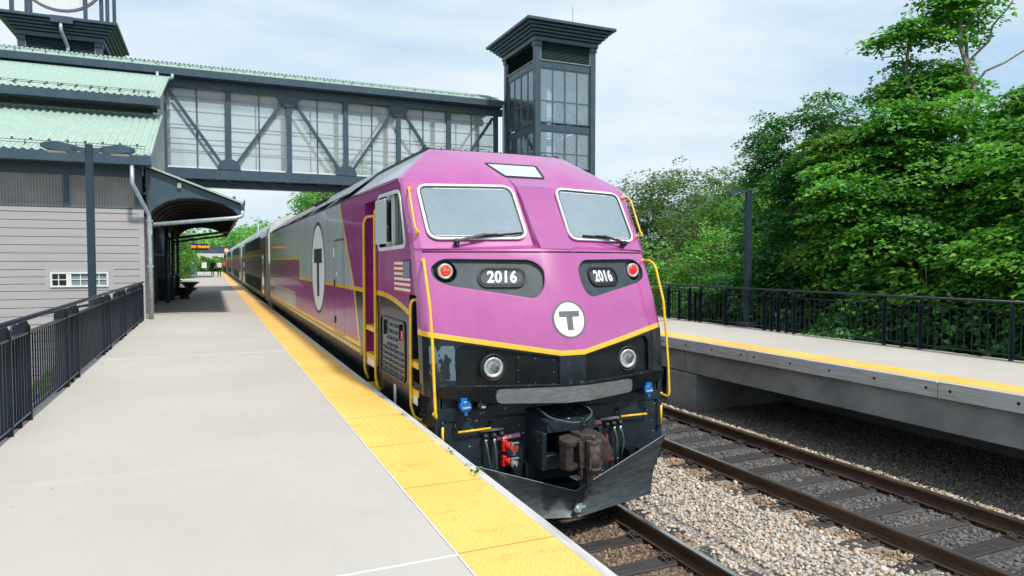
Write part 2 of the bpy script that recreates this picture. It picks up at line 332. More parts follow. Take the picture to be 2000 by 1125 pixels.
# ------------------------------------------------------------------ mesh helpers
ORG = {}
def tag(o, label=None, cat=None, group=None, kind=None):
    if label: o['label'] = label
    if cat: o['category'] = cat
    if group: o['group'] = group
    if kind: o['kind'] = kind
    return o
def thing(name, loc, label, cat, group=None):
    o = bpy.data.objects.new(name, None); COL.objects.link(o); o.location = loc; o.empty_display_size = .3
    ORG[o.name] = Vector(loc); return tag(o, label, cat, group)
class MB:
    def __init__(s): s.v = []; s.f = []; s.m = []; s.mats = []; s.cur = 0; s.X = None; s.sm = []; s.smooth = False
    def mat(s, name):
        if name not in s.mats: s.mats.append(name)
        s.cur = s.mats.index(name); return s
    def add(s, vs, fs):
        b = len(s.v)
        for p in vs:
            p = Vector(p); s.v.append(s.X @ p if s.X is not None else p)
        for f in fs: s.f.append([b + i for i in f]); s.m.append(s.cur); s.sm.append(s.smooth)
        return s
    def box(s, x0, x1, y0, y1, z0, z1, ch=0):
        if x1 < x0: x0, x1 = x1, x0
        if y1 < y0: y0, y1 = y1, y0
        if z1 < z0: z0, z1 = z1, z0
        if ch:
            c = min(ch, (x1 - x0) * .45, (y1 - y0) * .45, (z1 - z0) * .45)
            P = [(x0 + c, y0), (x1 - c, y0), (x1, y0 + c), (x1, y1 - c), (x1 - c, y1), (x0 + c, y1), (x0, y1 - c), (x0, y0 + c)]
            Q = [(x0 + 2 * c, y0 + c), (x1 - 2 * c, y0 + c), (x1 - c, y0 + 2 * c), (x1 - c, y1 - 2 * c), (x1 - 2 * c, y1 - c), (x0 + 2 * c, y1 - c), (x0 + c, y1 - 2 * c), (x0 + c, y0 + 2 * c)]
            rings = [[(a, b, z0) for a, b in Q], [(a, b, z0 + c) for a, b in P], [(a, b, z1 - c) for a, b in P], [(a, b, z1) for a, b in Q]]
            return s.loft(rings)
        v = [(x0, y0, z0), (x1, y0, z0), (x1, y1, z0), (x0, y1, z0), (x0, y0, z1), (x1, y0, z1), (x1, y1, z1), (x0, y1, z1)]
        return s.add(v, [(0, 3, 2, 1), (4, 5, 6, 7), (0, 1, 5, 4), (1, 2, 6, 5), (2, 3, 7, 6), (3, 0, 4, 7)])
    def loft(s, rings, cap=True, closed=True):
        n = len(rings[0]); vs = [p for r in rings for p in r]; fs = []
        for k in range(len(rings) - 1):
            for i in range(n if closed else n - 1):
                j = (i + 1) % n; fs.append((k * n + i, k * n + j, (k + 1) * n + j, (k + 1) * n + i))
        if cap: fs.append(tuple(range(n))[::-1]); fs.append(tuple(range((len(rings) - 1) * n, len(rings) * n)))
        return s.add(vs, fs)
    def prism(s, pts, h, frame=None):
        """pts 2-D polygon in a frame (origin,u,v,n), extruded h along n"""
        o, u, v, n = frame if frame else (Vector((0, 0, 0)), Vector((1, 0, 0)), Vector((0, 1, 0)), Vector((0, 0, 1)))
        a = [o + u * p[0] + v * p[1] for p in pts]; b = [p + n * h for p in a]
        return s.loft([a, b])
    def bar(s, a, b, w, d=None, up=(0, 0, 1)):
        a = Vector(a); b = Vector(b); d = d or w; t = (b - a).normalized(); up = Vector(up)
        if abs(t.dot(up)) > .98: up = Vector((0, 1, 0))
        r = t.cross(up).normalized(); u = r.cross(t)
        q = [r * (-w / 2) + u * (-d / 2), r * (w / 2) + u * (-d / 2), r * (w / 2) + u * (d / 2), r * (-w / 2) + u * (d / 2)]
        return s.loft([[a + k for k in q], [b + k for k in q]])
    def tube(s, pts, r, n=10, fil=0, cap=True):
        pts = [Vector(p) for p in pts]
        if fil:
            q = [pts[0]]
            for i in range(1, len(pts) - 1):
                a, b, c = pts[i - 1], pts[i], pts[i + 1]; f = min(fil, (a - b).length * .45, (c - b).length * .45)
                p0 = b + (a - b).normalized() * f; p2 = b + (c - b).normalized() * f
                for k in range(5):
                    t = k / 4; q.append(p0 * (1 - t) ** 2 + b * 2 * t * (1 - t) + p2 * t * t)
            q.append(pts[-1]); pts = q
        rings = []; ref = None
        for i, p in enumerate(pts):
            t = (pts[min(i + 1, len(pts) - 1)] - pts[max(i - 1, 0)]).normalized()
            if ref is None: ref = t.orthogonal().normalized()
            ref = (ref - t * ref.dot(t)).normalized(); bi = t.cross(ref)
            rr = r[i] if isinstance(r, (list, tuple)) else r
            rings.append([p + (ref * math.cos(2 * math.pi * k / n) + bi * math.sin(2 * math.pi * k / n)) * rr for k in range(n)])
        sm = s.smooth; s.smooth = True; s.loft(rings, cap); s.smooth = sm; return s
    def lathe(s, prof, frame, n=24):
        """prof [(radius, height)], axis = frame n"""
        o, u, v, nn = frame; rings = [[o + (u * math.cos(2 * math.pi * k / n) + v * math.sin(2 * math.pi * k / n)) * max(r, 1e-4) + nn * h for k in range(n)] for r, h in prof]
        return s.loft(rings)
    def ring(s, outer, inner, h, frame):
        o, u, v, n = frame; k = len(outer)
        def T(pts, z): return [o + u * p[0] + v * p[1] + n * z for p in pts]
        vs = T(outer, 0) + T(outer, h) + T(inner, h) + T(inner, 0); fs = []
        for i in range(k):
            j = (i + 1) % k
            for a, b in ((0, 1), (1, 2), (2, 3), (3, 0)): fs.append((a * k + i, a * k + j, b * k + j, b * k + i))
        return s.add(vs, fs)
    def build(s, name, parent=None, material=None, label=None, loc=None):
        org = Vector((0, 0, 0))
        if parent is not None: org = ORG[parent.name]
        elif loc is not None: org = Vector(loc)
        me = bpy.data.meshes.new(name); me.from_pydata([tuple(p - org) for p in s.v], [], s.f)
        if material: s.mats = [material]; s.m = [0] * len(s.f)
        for k in s.mats: me.materials.append(MATS[k])
        me.polygons.foreach_set('material_index', s.m); me.polygons.foreach_set('use_smooth', s.sm)
        bm = bmesh.new(); bm.from_mesh(me); bmesh.ops.recalc_face_normals(bm, faces=bm.faces); bm.to_mesh(me); bm.free()
        o = bpy.data.objects.new(name, me); COL.objects.link(o)
        if parent is not None: o.parent = parent
        else: o.location = org
        ORG[o.name] = org
        if label: o['label'] = label
        return o
def fr(o, u, v, n): return (Vector(o), Vector(u).normalized(), Vector(v).normalized(), Vector(n).normalized())
FY = lambda x, y, z: fr((x, y, z), (1, 0, 0), (0, 0, 1), (0, -1, 0))     # faces the camera end
FXm = lambda x, y, z: fr((x, y, z), (0, -1, 0), (0, 0, 1), (-1, 0, 0))   # faces the left platform
def rrect(w, h, r, n=5, cx=0, cy=0):
    p = []
    for sx, sy, a0 in ((1, 1, 0), (-1, 1, 90), (-1, -1, 180), (1, -1, 270)):
        for k in range(n + 1):
            a = R(a0 + 90 * k / n); p.append((cx + sx * (w / 2 - r) + r * math.cos(a), cy + sy * (h / 2 - r) + r * math.sin(a)))
    return p
def rpoly(pts, r, n=5):
    out = []; m = len(pts)
    for i in range(m):
        a, b, c = Vector(pts[i - 1]), Vector(pts[i]), Vector(pts[(i + 1) % m])
        rr = r[i] if isinstance(r, (list, tuple)) else r
        f = min(rr, (a - b).length * .48, (c - b).length * .48); p0 = b + (a - b).normalized() * f; p2 = b + (c - b).normalized() * f
        for k in range(n + 1):
            t = k / n; q = p0 * (1 - t) ** 2 + b * 2 * t * (1 - t) + p2 * t * t; out.append((q.x, q.y))
    return out
def inset(pts, d):
    c = Vector((sum(p[0] for p in pts) / len(pts), sum(p[1] for p in pts) / len(pts))); m = len(pts); out = []
    for i in range(m):
        a, b, q = Vector(pts[i - 1]), Vector(pts[i]), Vector(pts[(i + 1) % m]); t = (q - a)
        if t.length < 1e-9: out.append(pts[i]); continue
        nrm = Vector((-t.y, t.x)).normalized()
        if nrm.dot(c - b) < 0: nrm = -nrm
        p = b + nrm * d; out.append((p.x, p.y))
    return out
def circ(r, n=24, cx=0, cy=0): return [(cx + r * math.cos(2 * math.pi * k / n), cy + r * math.sin(2 * math.pi * k / n)) for k in range(n)]
def text(body, size, frame, material, name, parent, bold=.012, sx=1.0, space=1.0):
    c = bpy.data.curves.new(name, 'FONT'); c.body = body; c.size = size; c.align_x = 'CENTER'; c.align_y = 'CENTER'; c.extrude = .0015; c.offset = bold * size; c.space_character = space; c.resolution_u = 5
    t = bpy.data.objects.new(name, c); COL.objects.link(t); bpy.context.view_layer.update()
    me = bpy.data.meshes.new_from_object(t.evaluated_get(bpy.context.evaluated_depsgraph_get())); bpy.data.objects.remove(t)
    o, u, v, n = frame; org = ORG[parent.name]
    for q in me.vertices: q.co = o + u * (q.co.x * sx) + v * q.co.y + n * (q.co.z + .002) - org
    me.materials.clear(); me.materials.append(MATS[material])
    ob = bpy.data.objects.new(name, me); COL.objects.link(ob); ob.parent = parent; ORG[ob.name] = org; return ob
def boolean(o, cutters):
    for c in cutters:
        md = o.modifiers.new('cut', 'BOOLEAN'); md.operation = 'DIFFERENCE'; md.object = c; md.solver = 'EXACT'; md.material_mode = 'TRANSFER'
    bpy.context.view_layer.update(); dg = bpy.context.evaluated_depsgraph_get()
    me = bpy.data.meshes.new_from_object(o.evaluated_get(dg)); o.modifiers.clear(); o.data = me
    for c in cutters: bpy.data.objects.remove(c)
def shade_angle(o, ang=35):
    me = o.data
    for p in me.polygons: p.use_smooth = True
    me.set_sharp_from_angle(angle=R(ang))
def copy_tree(o, parent=None):
    c = o.copy(); COL.objects.link(c); c.parent = parent
    ORG[c.name] = ORG.get(o.name, Vector((0, 0, 0)))
    for ch in [k for k in bpy.data.objects if k.parent == o]: copy_tree(ch, c)
    return c

# ================================================================== SETTING
m = MB(); m.mat('grassy_soil').box(-900, 900, -300, 1800, -2.6, -.45)
tag(m.build('ground'), 'green grassy soil stretching to the horizon', 'ground', kind='structure')
m = MB(); m.mat('pale_gravel').box(-15, -2.0, -6, 24, -.40, -.22)
tag(m.build('yard'), 'pale gravel yard below the left railing', 'yard', kind='structure')
def bedz(x):
    if 2.2 < x < 5.0 or 6.1 < x < 8.8: return -.215
    if 5.0 <= x <= 6.1: return -.17
    if x >= 8.8: return -.215 - min(.06, (x - 8.8) * .10)
    return -.23
m = MB(); m.mat('ballast_bed'); xs = np.linspace(1.6, 12.2, 44); ys = np.linspace(-4, 140, 73)
m.add([(x, y, bedz(x)) for y in ys for x in xs], [(j * 44 + i, j * 44 + i + 1, (j + 1) * 44 + i + 1, (j + 1) * 44 + i) for j in range(72) for i in range(43)])
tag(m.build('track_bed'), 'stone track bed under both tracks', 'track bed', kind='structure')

def ico_variants(nv=10):
    bm = bmesh.new(); bmesh.ops.create_icosphere(bm, subdivisions=1, radius=1); V = np.array([v.co[:] for v in bm.verts]); F = np.array([[v.index for v in f.verts] for f in bm.faces]); bm.free()
    return [V * (1 + rng.uniform(-.28, .28, (len(V), 1))) for _ in range(nv)], F
def scatter_mesh(name, P, Sc, material, flat=.7):
    VV, F = ico_variants(); n = len(P); nv = len(VV[0]); q = rng.integers(0, len(VV), n); base = np.array(VV)[q]
    base = base * (Sc[:, None, None] * rng.uniform(.65, 1.25, (n, 1, 3)))
    a = rng.uniform(0, 2 * np.pi, n); e = rng.uniform(-.6, .6, n); ca, sa, ce, se = np.cos(a), np.sin(a), np.cos(e), np.sin(e)
    base[:, :, 2] *= flat
    y = base[:, :, 1] * ce[:, None] - base[:, :, 2] * se[:, None]; z = base[:, :, 1] * se[:, None] + base[:, :, 2] * ce[:, None]; x = base[:, :, 0]
    X = x * ca[:, None] - y * sa[:, None]; Y = x * sa[:, None] + y * ca[:, None]
    V = np.stack([X, Y, z], 2) + P[:, None, :]; FF = (F[None] + (np.arange(n) * nv)[:, None, None]).reshape(-1, 3)
    return raw_mesh(name, V.reshape(-1, 3), FF, material)
def raw_mesh(name, V, F, material, parent=None, org=(0, 0, 0), fsize=3):
    me = bpy.data.meshes.new(name); V = V - np.array(org); nf = len(F)
    me.vertices.add(len(V)); me.vertices.foreach_set('co', V.astype('f4').ravel()); me.loops.add(nf * fsize); me.loops.foreach_set('vertex_index', F.astype('i4').ravel())
    me.polygons.add(nf); me.polygons.foreach_set('loop_start', np.arange(0, nf * fsize, fsize, dtype='i4')); me.update(calc_edges=True)
    me.materials.append(MATS[material]); o = bpy.data.objects.new(name, me); COL.objects.link(o)
    if parent is not None: o.parent = parent
    else: o.location = org
    ORG[o.name] = Vector(org); return o
def ballast():
    P = []; Sc = []
    for y0, y1, dens, s0 in ((2.2, 7, 760, .0215), (7, 12, 600, .0235), (12, 20, 330, .028), (20, 30, 60, .035)):
        n = int((12.0 - 2.3) * (y1 - y0) * dens); x = rng.uniform(2.3, 12.0, n); y = rng.uniform(y0, y1, n)
        keep = (x - y * 2.6 < 3.2) if y0 < 3 else np.ones(n, bool)
        if y0 >= 7: keep &= (x > 4.3)
        if y0 >= 12: keep &= (x > 6.3)
        sleeper = (np.abs(((y - 2.62) / .61 + .5) % 1 - .5) * .61 < .125)
        ins = (np.abs(x - 3.62) < 1.05) | (np.abs(x - 7.45) < 1.05)
        keep &= ~(sleeper & ins & (rng.random(n) < .97))
        x, y = x[keep], y[keep]; z = np.array([bedz(a) for a in x]) + rng.uniform(-.008, .022, len(x))
        inner = (np.abs(x - 3.62) < .7) | (np.abs(x - 7.45) < .7); z -= inner * .012
        P.append(np.stack([x, y, z], 1)); Sc.append(np.where(x > 8.9, .8, 1) * rng.lognormal(0, .28, len(x)) * s0)
    P = np.concatenate(P); Sc = np.concatenate(Sc)
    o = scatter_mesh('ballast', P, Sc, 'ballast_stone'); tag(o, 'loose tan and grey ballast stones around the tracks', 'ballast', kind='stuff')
ballast()

# ---- platforms
def slab(x0, x1, y0, y1, z=1.22, joints=(), t=.22):
    m = MB(); m.mat('slab_concrete'); ys = [y0] + list(joints) + [y1]
    for a, b in zip(ys[:-1], ys[1:]): m.box(x0, x1, a + .006, b - .006, z - t, z, .004)
    m.mat('concrete_grey').box(x0 + .01, x1 - .01, y0, y1, z - t + .003, z - .02); return m
JL = [3.6, 6.0, 13.2, 20.4, 27.6, 34.8, 42, 49.2, 56.4, 63.6, 70.8, 78, 92, 106]
p = slab(-1.80, 1.245, -5, 120, joints=JL)
for y in (3.6, 13.2): p.mat('white_decal').box(-1.80, 1.245, y - .0055, y + .0055, 1.16, 1.2225)
pl = tag(p.build('platform'), 'broad pale concrete boarding platform on the left', 'platform', kind='structure')
m = MB(); m.mat('slab_concrete').box(-9, -1.81, 25.2, 46, 1.0, 1.216); m.box(-3.4, -1.81, 46.01, 120, 1.0, 1.216); tag(m.build('pavement'), 'pale paving under the station canopy', 'pavement', kind='structure')
m = MB(); m.mat('concrete_grey').box(-1.70, 1.80, -5, 120, -.6, .995); m.build('platform_base', pl)
m = MB(); m.mat('white_decal').box(1.246, 1.256, -5, 120, 1.1, 1.2235); m.build('joint_line', pl)
def tactile_strip(x0, x1, y0, y1, fine, parent, nm='tactile_strip'):
    m = MB(); m.mat('tactile_yellow').box(x0, x1, y0, y1, 1.02, 1.226)
    y = y0
    if fine:
        ys = np.arange(max(2.6, y0), fine, .061); xs_ = np.arange(x0 + .03, x1 - .02, .061)
        for yy in ys:
            if abs(((yy - 3.6) / 1.2 + .5) % 1 - .5) * 1.2 < .03: continue
            for xx in xs_:
                n = 8; c0 = [(xx + .0125 * math.cos(2 * math.pi * k / n), yy + .0125 * math.sin(2 * math.pi * k / n), 1.2262) for k in range(n)]
                c1 = [(xx + .008 * math.cos(2 * math.pi * k / n), yy + .008 * math.sin(2 * math.pi * k / n), 1.2318) for k in range(n)]
                m.loft([c0, c1], cap=False); b = len(m.v) - n; m.f.append(list(range(b, b + n))); m.m.append(0); m.sm.append(False)
    return m.build(nm, parent)
tactile_strip(1.257, 1.862, -5, 120, 13, pl)
m = MB(); m.mat('grey_timber')
for a in np.arange(-4.9, 118, 3.6): m.box(1.864, 1.945, a + .004, a + 3.596, .94, 1.221, .008)
m.build('edge_timber', pl)
# right platform
p = slab(9.78, 12.32, 1.5, 60, joints=[8.0, 14.5, 21, 27.5, 34]); pr = tag(p.build('platform.001'), 'narrow concrete platform across the tracks on the right', 'platform', kind='structure')
tactile_strip(9.235, 9.778, 1.5, 60, 0, pr)
m = MB(); m.mat('grey_timber')
for a in np.arange(2.54, 58, 3.66): m.box(9.15, 9.233, a + .004, a + 3.652, .99, 1.222, .008)
e = m.build('edge_timber', pr)
m = MB()
for a in np.arange(2.54, 30, 3.66):
    for k in (.16, .98, 1.80, 2.62, 3.48): m.mat('black_rubber').lathe([(.022, 0), (.022, .003), (.010, .0035)], FXm(9.15, a + k, 1.11), 10)
m.build('bolt_holes', pr)
m = MB(); m.mat('girder_concrete')
for a in np.arange(-.2, 50, 12.0): m.box(9.24, 12.1, a + .01, a + 11.99, .52, .985, .01)
m.build('girder', pr)
m = MB(); m.mat('girder_concrete').box(11.7, 12.25, -.2, 50, -.5, .515); m.build('light_block_wall', pr)  # unseen wall, added to stop light reaching under the platform from behind
for y in (11.8, 23.8):
    m = MB(); m.mat('girder_concrete').box(9.22, 12.0, y - .38, y + .62, -.5, .50, .02); m.build('pier', pr)
# ---- rails and sleepers
def rail(x, name, label):
    prof = [(-.07, -.172), (.07, -.172), (.07, -.160), (.018, -.140), (.0085, -.125), (.0085, -.050), (.034, -.040), (.036, -.012), (.030, -.002)]
    prof += [(-a, b) for a, b in prof[::-1] if not (a, b) in ((.07, -.172),)][0:]
    P = [(-.07, -.172), (.07, -.172), (.07, -.160), (.018, -.140), (.0085, -.125), (.0085, -.050), (.034, -.040), (.036, -.012), (.028, -.001), (-.028, -.001), (-.036, -.012), (-.034, -.040), (-.0085, -.050), (-.0085, -.125), (-.018, -.140), (-.07, -.160)]
    m = MB(); m.mat('rail_rust'); m.mat('rail_shine'); n = len(P)
    for a, b in ((-3, 12), (12.002, 140)):
        v = [(x + q[0], a, q[1]) for q in P] + [(x + q[0], b, q[1]) for q in P]; b0 = len(m.v); m.mat('rail_rust').add(v, [tuple(range(n))[::-1], tuple(range(n, 2 * n))])
        for i in range(n):
            j = (i + 1) % n; m.f.append([b0 + i, b0 + j, b0 + n + j, b0 + n + i]); m.m.append(1 if i == 8 else 0); m.sm.append(False)
    tag(m.build(name), label, 'rail')
rail(2.87, 'rail', 'rail next to the left platform, mostly hidden under the locomotive')
rail(4.37, 'rail.001', 'shiny topped rail emerging from under the right end of the plow')
rail(6.70, 'rail.002', 'rusty rail of the empty track nearer the locomotive')
rail(8.20, 'rail.003', 'rusty rail of the empty track nearer the right platform')
def sleeper_proto():
    r = thing('sleeper', (0, 0, 0), 'dark weathered wooden sleeper', 'sleeper')
    m = MB(); m.mat('sleeper_timber').box(-1.28, 1.28, -.11, .11, -.36, -.19, .012); m.build('timber', r)
    for s in (-.75, .75):
        m = MB(); m.mat('rust_iron').box(s - .17, s + .17, -.09, .09, -.189, -.176, .004)
        for q in (-1, 1):
            cx = s + q * .115; m.box(cx - .02, cx + .02, -.045, .045, -.176, -.150, .004)
            m.tube([(cx + q * .045, -.04, -.165), (cx + q * .05, .045, -.150), (cx, .06, -.13), (cx - q * .035, .02, -.152), (cx - q * .03, -.05, -.152), (cx + q * .01, -.055, -.135)], .010, 6, .02)
        m.build('rail_clip', r)
    return r
SP = sleeper_proto(); first = True
vis = []
for k in range(0, 28):
    y = 2.62 + .61 * k
    if y < 8.5: vis.append((3.62, y))
for k in range(0, 24): vis.append((7.45, 2.62 + .61 * k + .12))
for i, (x, y) in enumerate(vis):
    o = SP if i == 0 else copy_tree(SP)
    o.location = (x + random.uniform(-.03, .03), y, random.uniform(-.006, .004)); o.rotation_euler.z = random.uniform(-.012, .012)
    if x < 5:
        o['label'] = 'dark wooden sleeper under the rails in front of and beneath the locomotive plow'; o['group'] = 'sleepers of the locomotive track'; o['category'] = 'sleeper'
    else:
        o['label'] = 'dark wooden sleeper of the empty track in a row of identical ones'; o['group'] = 'sleepers of the empty track'; o['category'] = 'sleeper'
# ================================================================== LOCOMOTIVE
CXL = 3.62
LR = thing('locomotive', (CXL, 17.0, 0), 'purple and black diesel locomotive numbered 2016 with a sloped nose, leading the train', 'locomotive')
def lw(dx, Y, z): return Vector((CXL + dx, Y, z))
def loco_body():
    # outline columns, half: centre, mid, corner, wrap, rear
    RY = 27.75
    LV = [  # z handled per point: (dx, Y, z)
        [(.14, 6.53, 1.44), (.82, 6.74, 1.44), (1.50, 6.97, 1.44), (1.548, 7.06, 1.44), (1.55, 7.20, 1.44), (1.545, RY, 1.44)],
        [(.14, 6.55, 1.90), (.82, 6.77, 1.95), (1.495, 7.02, 2.02), (1.546, 7.12, 2.02), (1.55, 7.26, 2.02), (1.545, RY, 2.0)],
        [(.165, 6.68, 2.40), (.82, 6.905, 2.42), (1.485, 7.16, 2.45), (1.54, 7.25, 2.45), (1.55, 7.36, 2.45), (1.545, RY, 2.45)],
        [(.185, 6.80, 2.72), (.82, 7.04, 2.73), (1.475, 7.29, 2.74), (1.535, 7.37, 2.74), (1.55, 7.46, 2.74), (1.545, RY, 2.74)],
        [(.205, 6.93, 3.02), (.83, 7.17, 3.01), (1.462, 7.42, 3.00), (1.53, 7.47, 3.00), (1.55, 7.55, 3.00), (1.545, RY, 3.0)],
        [(.19, 7.08, 3.06), (.85, 7.245, 3.04), (1.462, 7.40, 3.02), (1.53, 7.46, 3.02), (1.55, 7.55, 3.02), (1.545, RY, 3.1)],
        [(.22, 7.60, 3.79), (.75, 7.735, 3.79), (1.47, 7.915, 3.79), (1.53, 7.94, 3.79), (1.55, 7.98, 3.79), (1.545, RY, 3.79)],
        [(.25, 7.79, 3.91), (.61, 7.88, 3.985), (1.50, 8.00, 3.875), (1.535, 8.05, 3.875), (1.55, 8.12, 3.88), (1.545, RY, 3.95)],
        [(.30, 8.74, 4.365), (.965, 8.70, 4.35), (.98, 8.715, 4.348), (.985, 8.73, 4.347), (.99, 8.76, 4.346), (.97, RY, 4.38)],
    ]
    rings = []
    for lv in LV:
        rings.append([lw(-a, b, c) for a, b, c in lv] + [lw(a, b, c) for a, b, c in lv[::-1]])
    n = 12; vs = [p for r in rings for p in r]; fs = []; mi = []
    for k in range(len(rings) - 1):
        for i in range(n):
            j = (i + 1) % n; q = (k * n + i, k * n + j, (k + 1) * n + j, (k + 1) * n + i)
            side = i in (4, 6)
            fs.append(q); mi.append((2 if k == 7 else 1) if side else (3 if i == 5 else 0))
            if side and k in (1, 2, 3, 4): mi[-1] = 1
    # roof cap as two-quads strips, bottom cap
    T = (len(rings) - 1) * n; fs.append(tuple(T + i for i in range(n))); mi.append(4); fs.append(tuple(range(n))[::-1]); mi.append(3)
    me = bpy.data.meshes.new('body'); org = ORG[LR.name]; me.from_pydata([tuple(p - org) for p in vs], [], fs)
    for k in ('front_paint', 'side_paint', 'roof_silver', 'black_steel', 'roof_silver'): me.materials.append(MATS[k])
    me.polygons.foreach_set('material_index', mi)
    bm = bmesh.new(); bm.from_mesh(me); bmesh.ops.recalc_face_normals(bm, faces=bm.faces)
    bmesh.ops.triangulate(bm, faces=[f for f in bm.faces if len(f.verts) == 4 and f.calc_center_median().y < -5], quad_method='BEAUTY'); bm.to_mesh(me); bm.free()
    o = bpy.data.objects.new('body', me); COL.objects.link(o); o.parent = LR; ORG[o.name] = org
    return o
body = loco_body()
# surface lookup on the uncut shell
_bm = bmesh.new(); _bm.from_mesh(body.data); _bm.transform(Matrix.Translation(ORG[LR.name])); BV = BVHTree.FromBMesh(_bm); _bm.free()
def front(dx, z):
    hit = BV.ray_cast(lw(dx, 0, z), Vector((0, 1, 0))); return hit[0], hit[1]
def fframe(dx, z, off=0.0):
    """frame lying on the front skin"""
    p, n = front(dx, z)
    if n.y > 0: n = -n
    u = Vector((0, 0, 1)).cross(-n).normalized() * -1
    if u.x < 0: u = -u
    v = n.cross(u); v = v if v.z > 0 else -v
    return (p + n * off, u, v, n)
def facet(s, lower=True):
    """average plane frame of one lower nose half"""
    a = lw(s * .2, *((6.93, 3.02) if lower else (6.53, 1.44))); 
    return a
def drape(m, pts2, h, off=.002, sub=1):
    """thin skin following the nose: pts2 polygon in (dx,z), fan from centroid"""
    c = (sum(p[0] for p in pts2) / len(pts2), sum(p[1] for p in pts2) / len(pts2)); ring = []
    for p in pts2:
        q, n = front(*p); n = n if n.y < 0 else -n; ring.append((q + n * off, n))
    q, n = front(*c); n = n if n.y < 0 else -n
    vs = [r[0] for r in ring] + [q + n * off]; k = len(ring)
    m.add(vs, [(i, (i + 1) % k, k) for i in range(k)])
def half(pts, s): return [(p[0] * s, p[1]) for p in (pts if s > 0 else pts[::-1])]
cutters = []
def cutter(pts_world_a, pts_world_b, material):
    m = MB(); m.mat(material).loft([pts_world_a, pts_world_b]); o = m.build('cutter', LR); cutters.append(o)
PK = [(.235, 2.60), (.215, 2.80), (.33, 2.895), (1.28, 2.905), (1.405, 2.80), (1.38, 2.68), (1.25, 2.615), (.34, 2.462)]
pkt = rpoly(PK, [.1, .1, .09, .10, .1, .1, .06, .12])
for s in (-1, 1):
    F = fframe(s * .8, 2.7)
    A = []; B = []
    for p in half(pkt, s):
        q, n = front(*p); A.append(q + F[3] * .2); B.append(q - F[3] * .045)
    cutter(A, B, 'black_panel' if 'black_panel' in MATS else 'black_steel')
mat('number_panel', (.045, .062, .075), .5, var=.25, vs=4, bmp=.05)
for c in cutters: c.data.materials[0] = MATS['number_panel']
# round lamp pockets
for s in (-1, 1):
    F = fframe(s * 1.235, 2.765); d = Vector((0, -1, 0)); o = F[0]
    m = MB(); m.mat('black_rubber').lathe([(.125, .25), (.125, -.13)], fr(o, (1, 0, 0), (0, 0, 1), d), 24); cutters.append(m.build('cutter', LR))
    F = fframe(s * .855, 1.735); m = MB(); m.mat('black_rubber').lathe([(.155, .25), (.145, -.07)], fr(F[0], (1, 0, 0), (0, 0, 1), d), 28); cutters.append(m.build('cutter', LR))
    # broad black recess of the lower nose
    rc = rpoly([(.17, 1.545), (.17, 1.83), (1.16, 1.985), (1.235, 1.93), (1.235, 1.545)], [.01, .01, .08, .05, .02]); A = []; B = []
    for p in half(rc, s):
        q, n = front(*p); A.append(q + F[3] * .2); B.append(q - F[3] * .030)
    m = MB(); m.mat('black_gloss' if 'black_gloss' in MATS else 'black_steel').loft([A, B]); cutters.append(m.build('cutter', LR))
mat('black_gloss', (.005, .008, .012), .3, var=.4, vs=3, coat=.15, spec=.25)
for c in cutters[-4:]:
    if c.data.materials[0] == MATS['black_steel']: c.data.materials[0] = MATS['black_gloss']
# side pockets: cab door well, front stair well (both sides), side windows
for s in (-1, 1):
    def sbox(y0, y1, z0, z1, d, mt, dy=0):
        m = MB(); m.mat(mt).add([lw(s * 1.8, y0, z0), lw(s * 1.8, y1, z0), lw(s * 1.8, y1, z1), lw(s * 1.8, y0 + dy, z1), lw(s * (1.55 - d), y0, z0), lw(s * (1.55 - d), y1, z0), lw(s * (1.55 - d), y1, z1), lw(s * (1.55 - d), y0 + dy, z1)],
            [(0, 1, 2, 3), (7, 6, 5, 4), (0, 4, 5, 1), (1, 5, 6, 2), (2, 6, 7, 3), (3, 7, 4, 0)]); cutters.append(m.build('cutter', LR))
    sbox(9.30, 10.02, 1.2, 3.72, .20, 'door_paint' if 'door_paint' in MATS else 'purple_trim')
    sbox(7.14, 7.60, 1.2, 2.50, .42, 'black_steel', .20)
    m = MB(); m.mat('black_gloss')
    W2 = rpoly([(9.12, 3.04), (7.76, 3.06), (8.02, 3.71), (9.12, 3.73)], [.12, .12, .12, .12])
    m.loft([[lw(s * 1.8, a, b) for a, b in W2], [lw(s * 1.50, a, b) for a, b in W2]]); cutters.append(m.build('cutter', LR))
boolean(body, cutters)
shade_angle(body, 22)

# ---- nose decals and fittings
m = MB(); m.mat('black_decal')
for s in (-1, 1):
    for a, b, c, d in ((0, 2.985, .83, 2.978), (.83, 2.978, 1.46, 2.972)):
        pass
sp = [front(x, 2.985)[0] + Vector((0, -.003, 0)) for x in np.linspace(-1.455, 1.455, 41)]
m.tube(sp, .008, 6); m.build('nose_seam', LR)
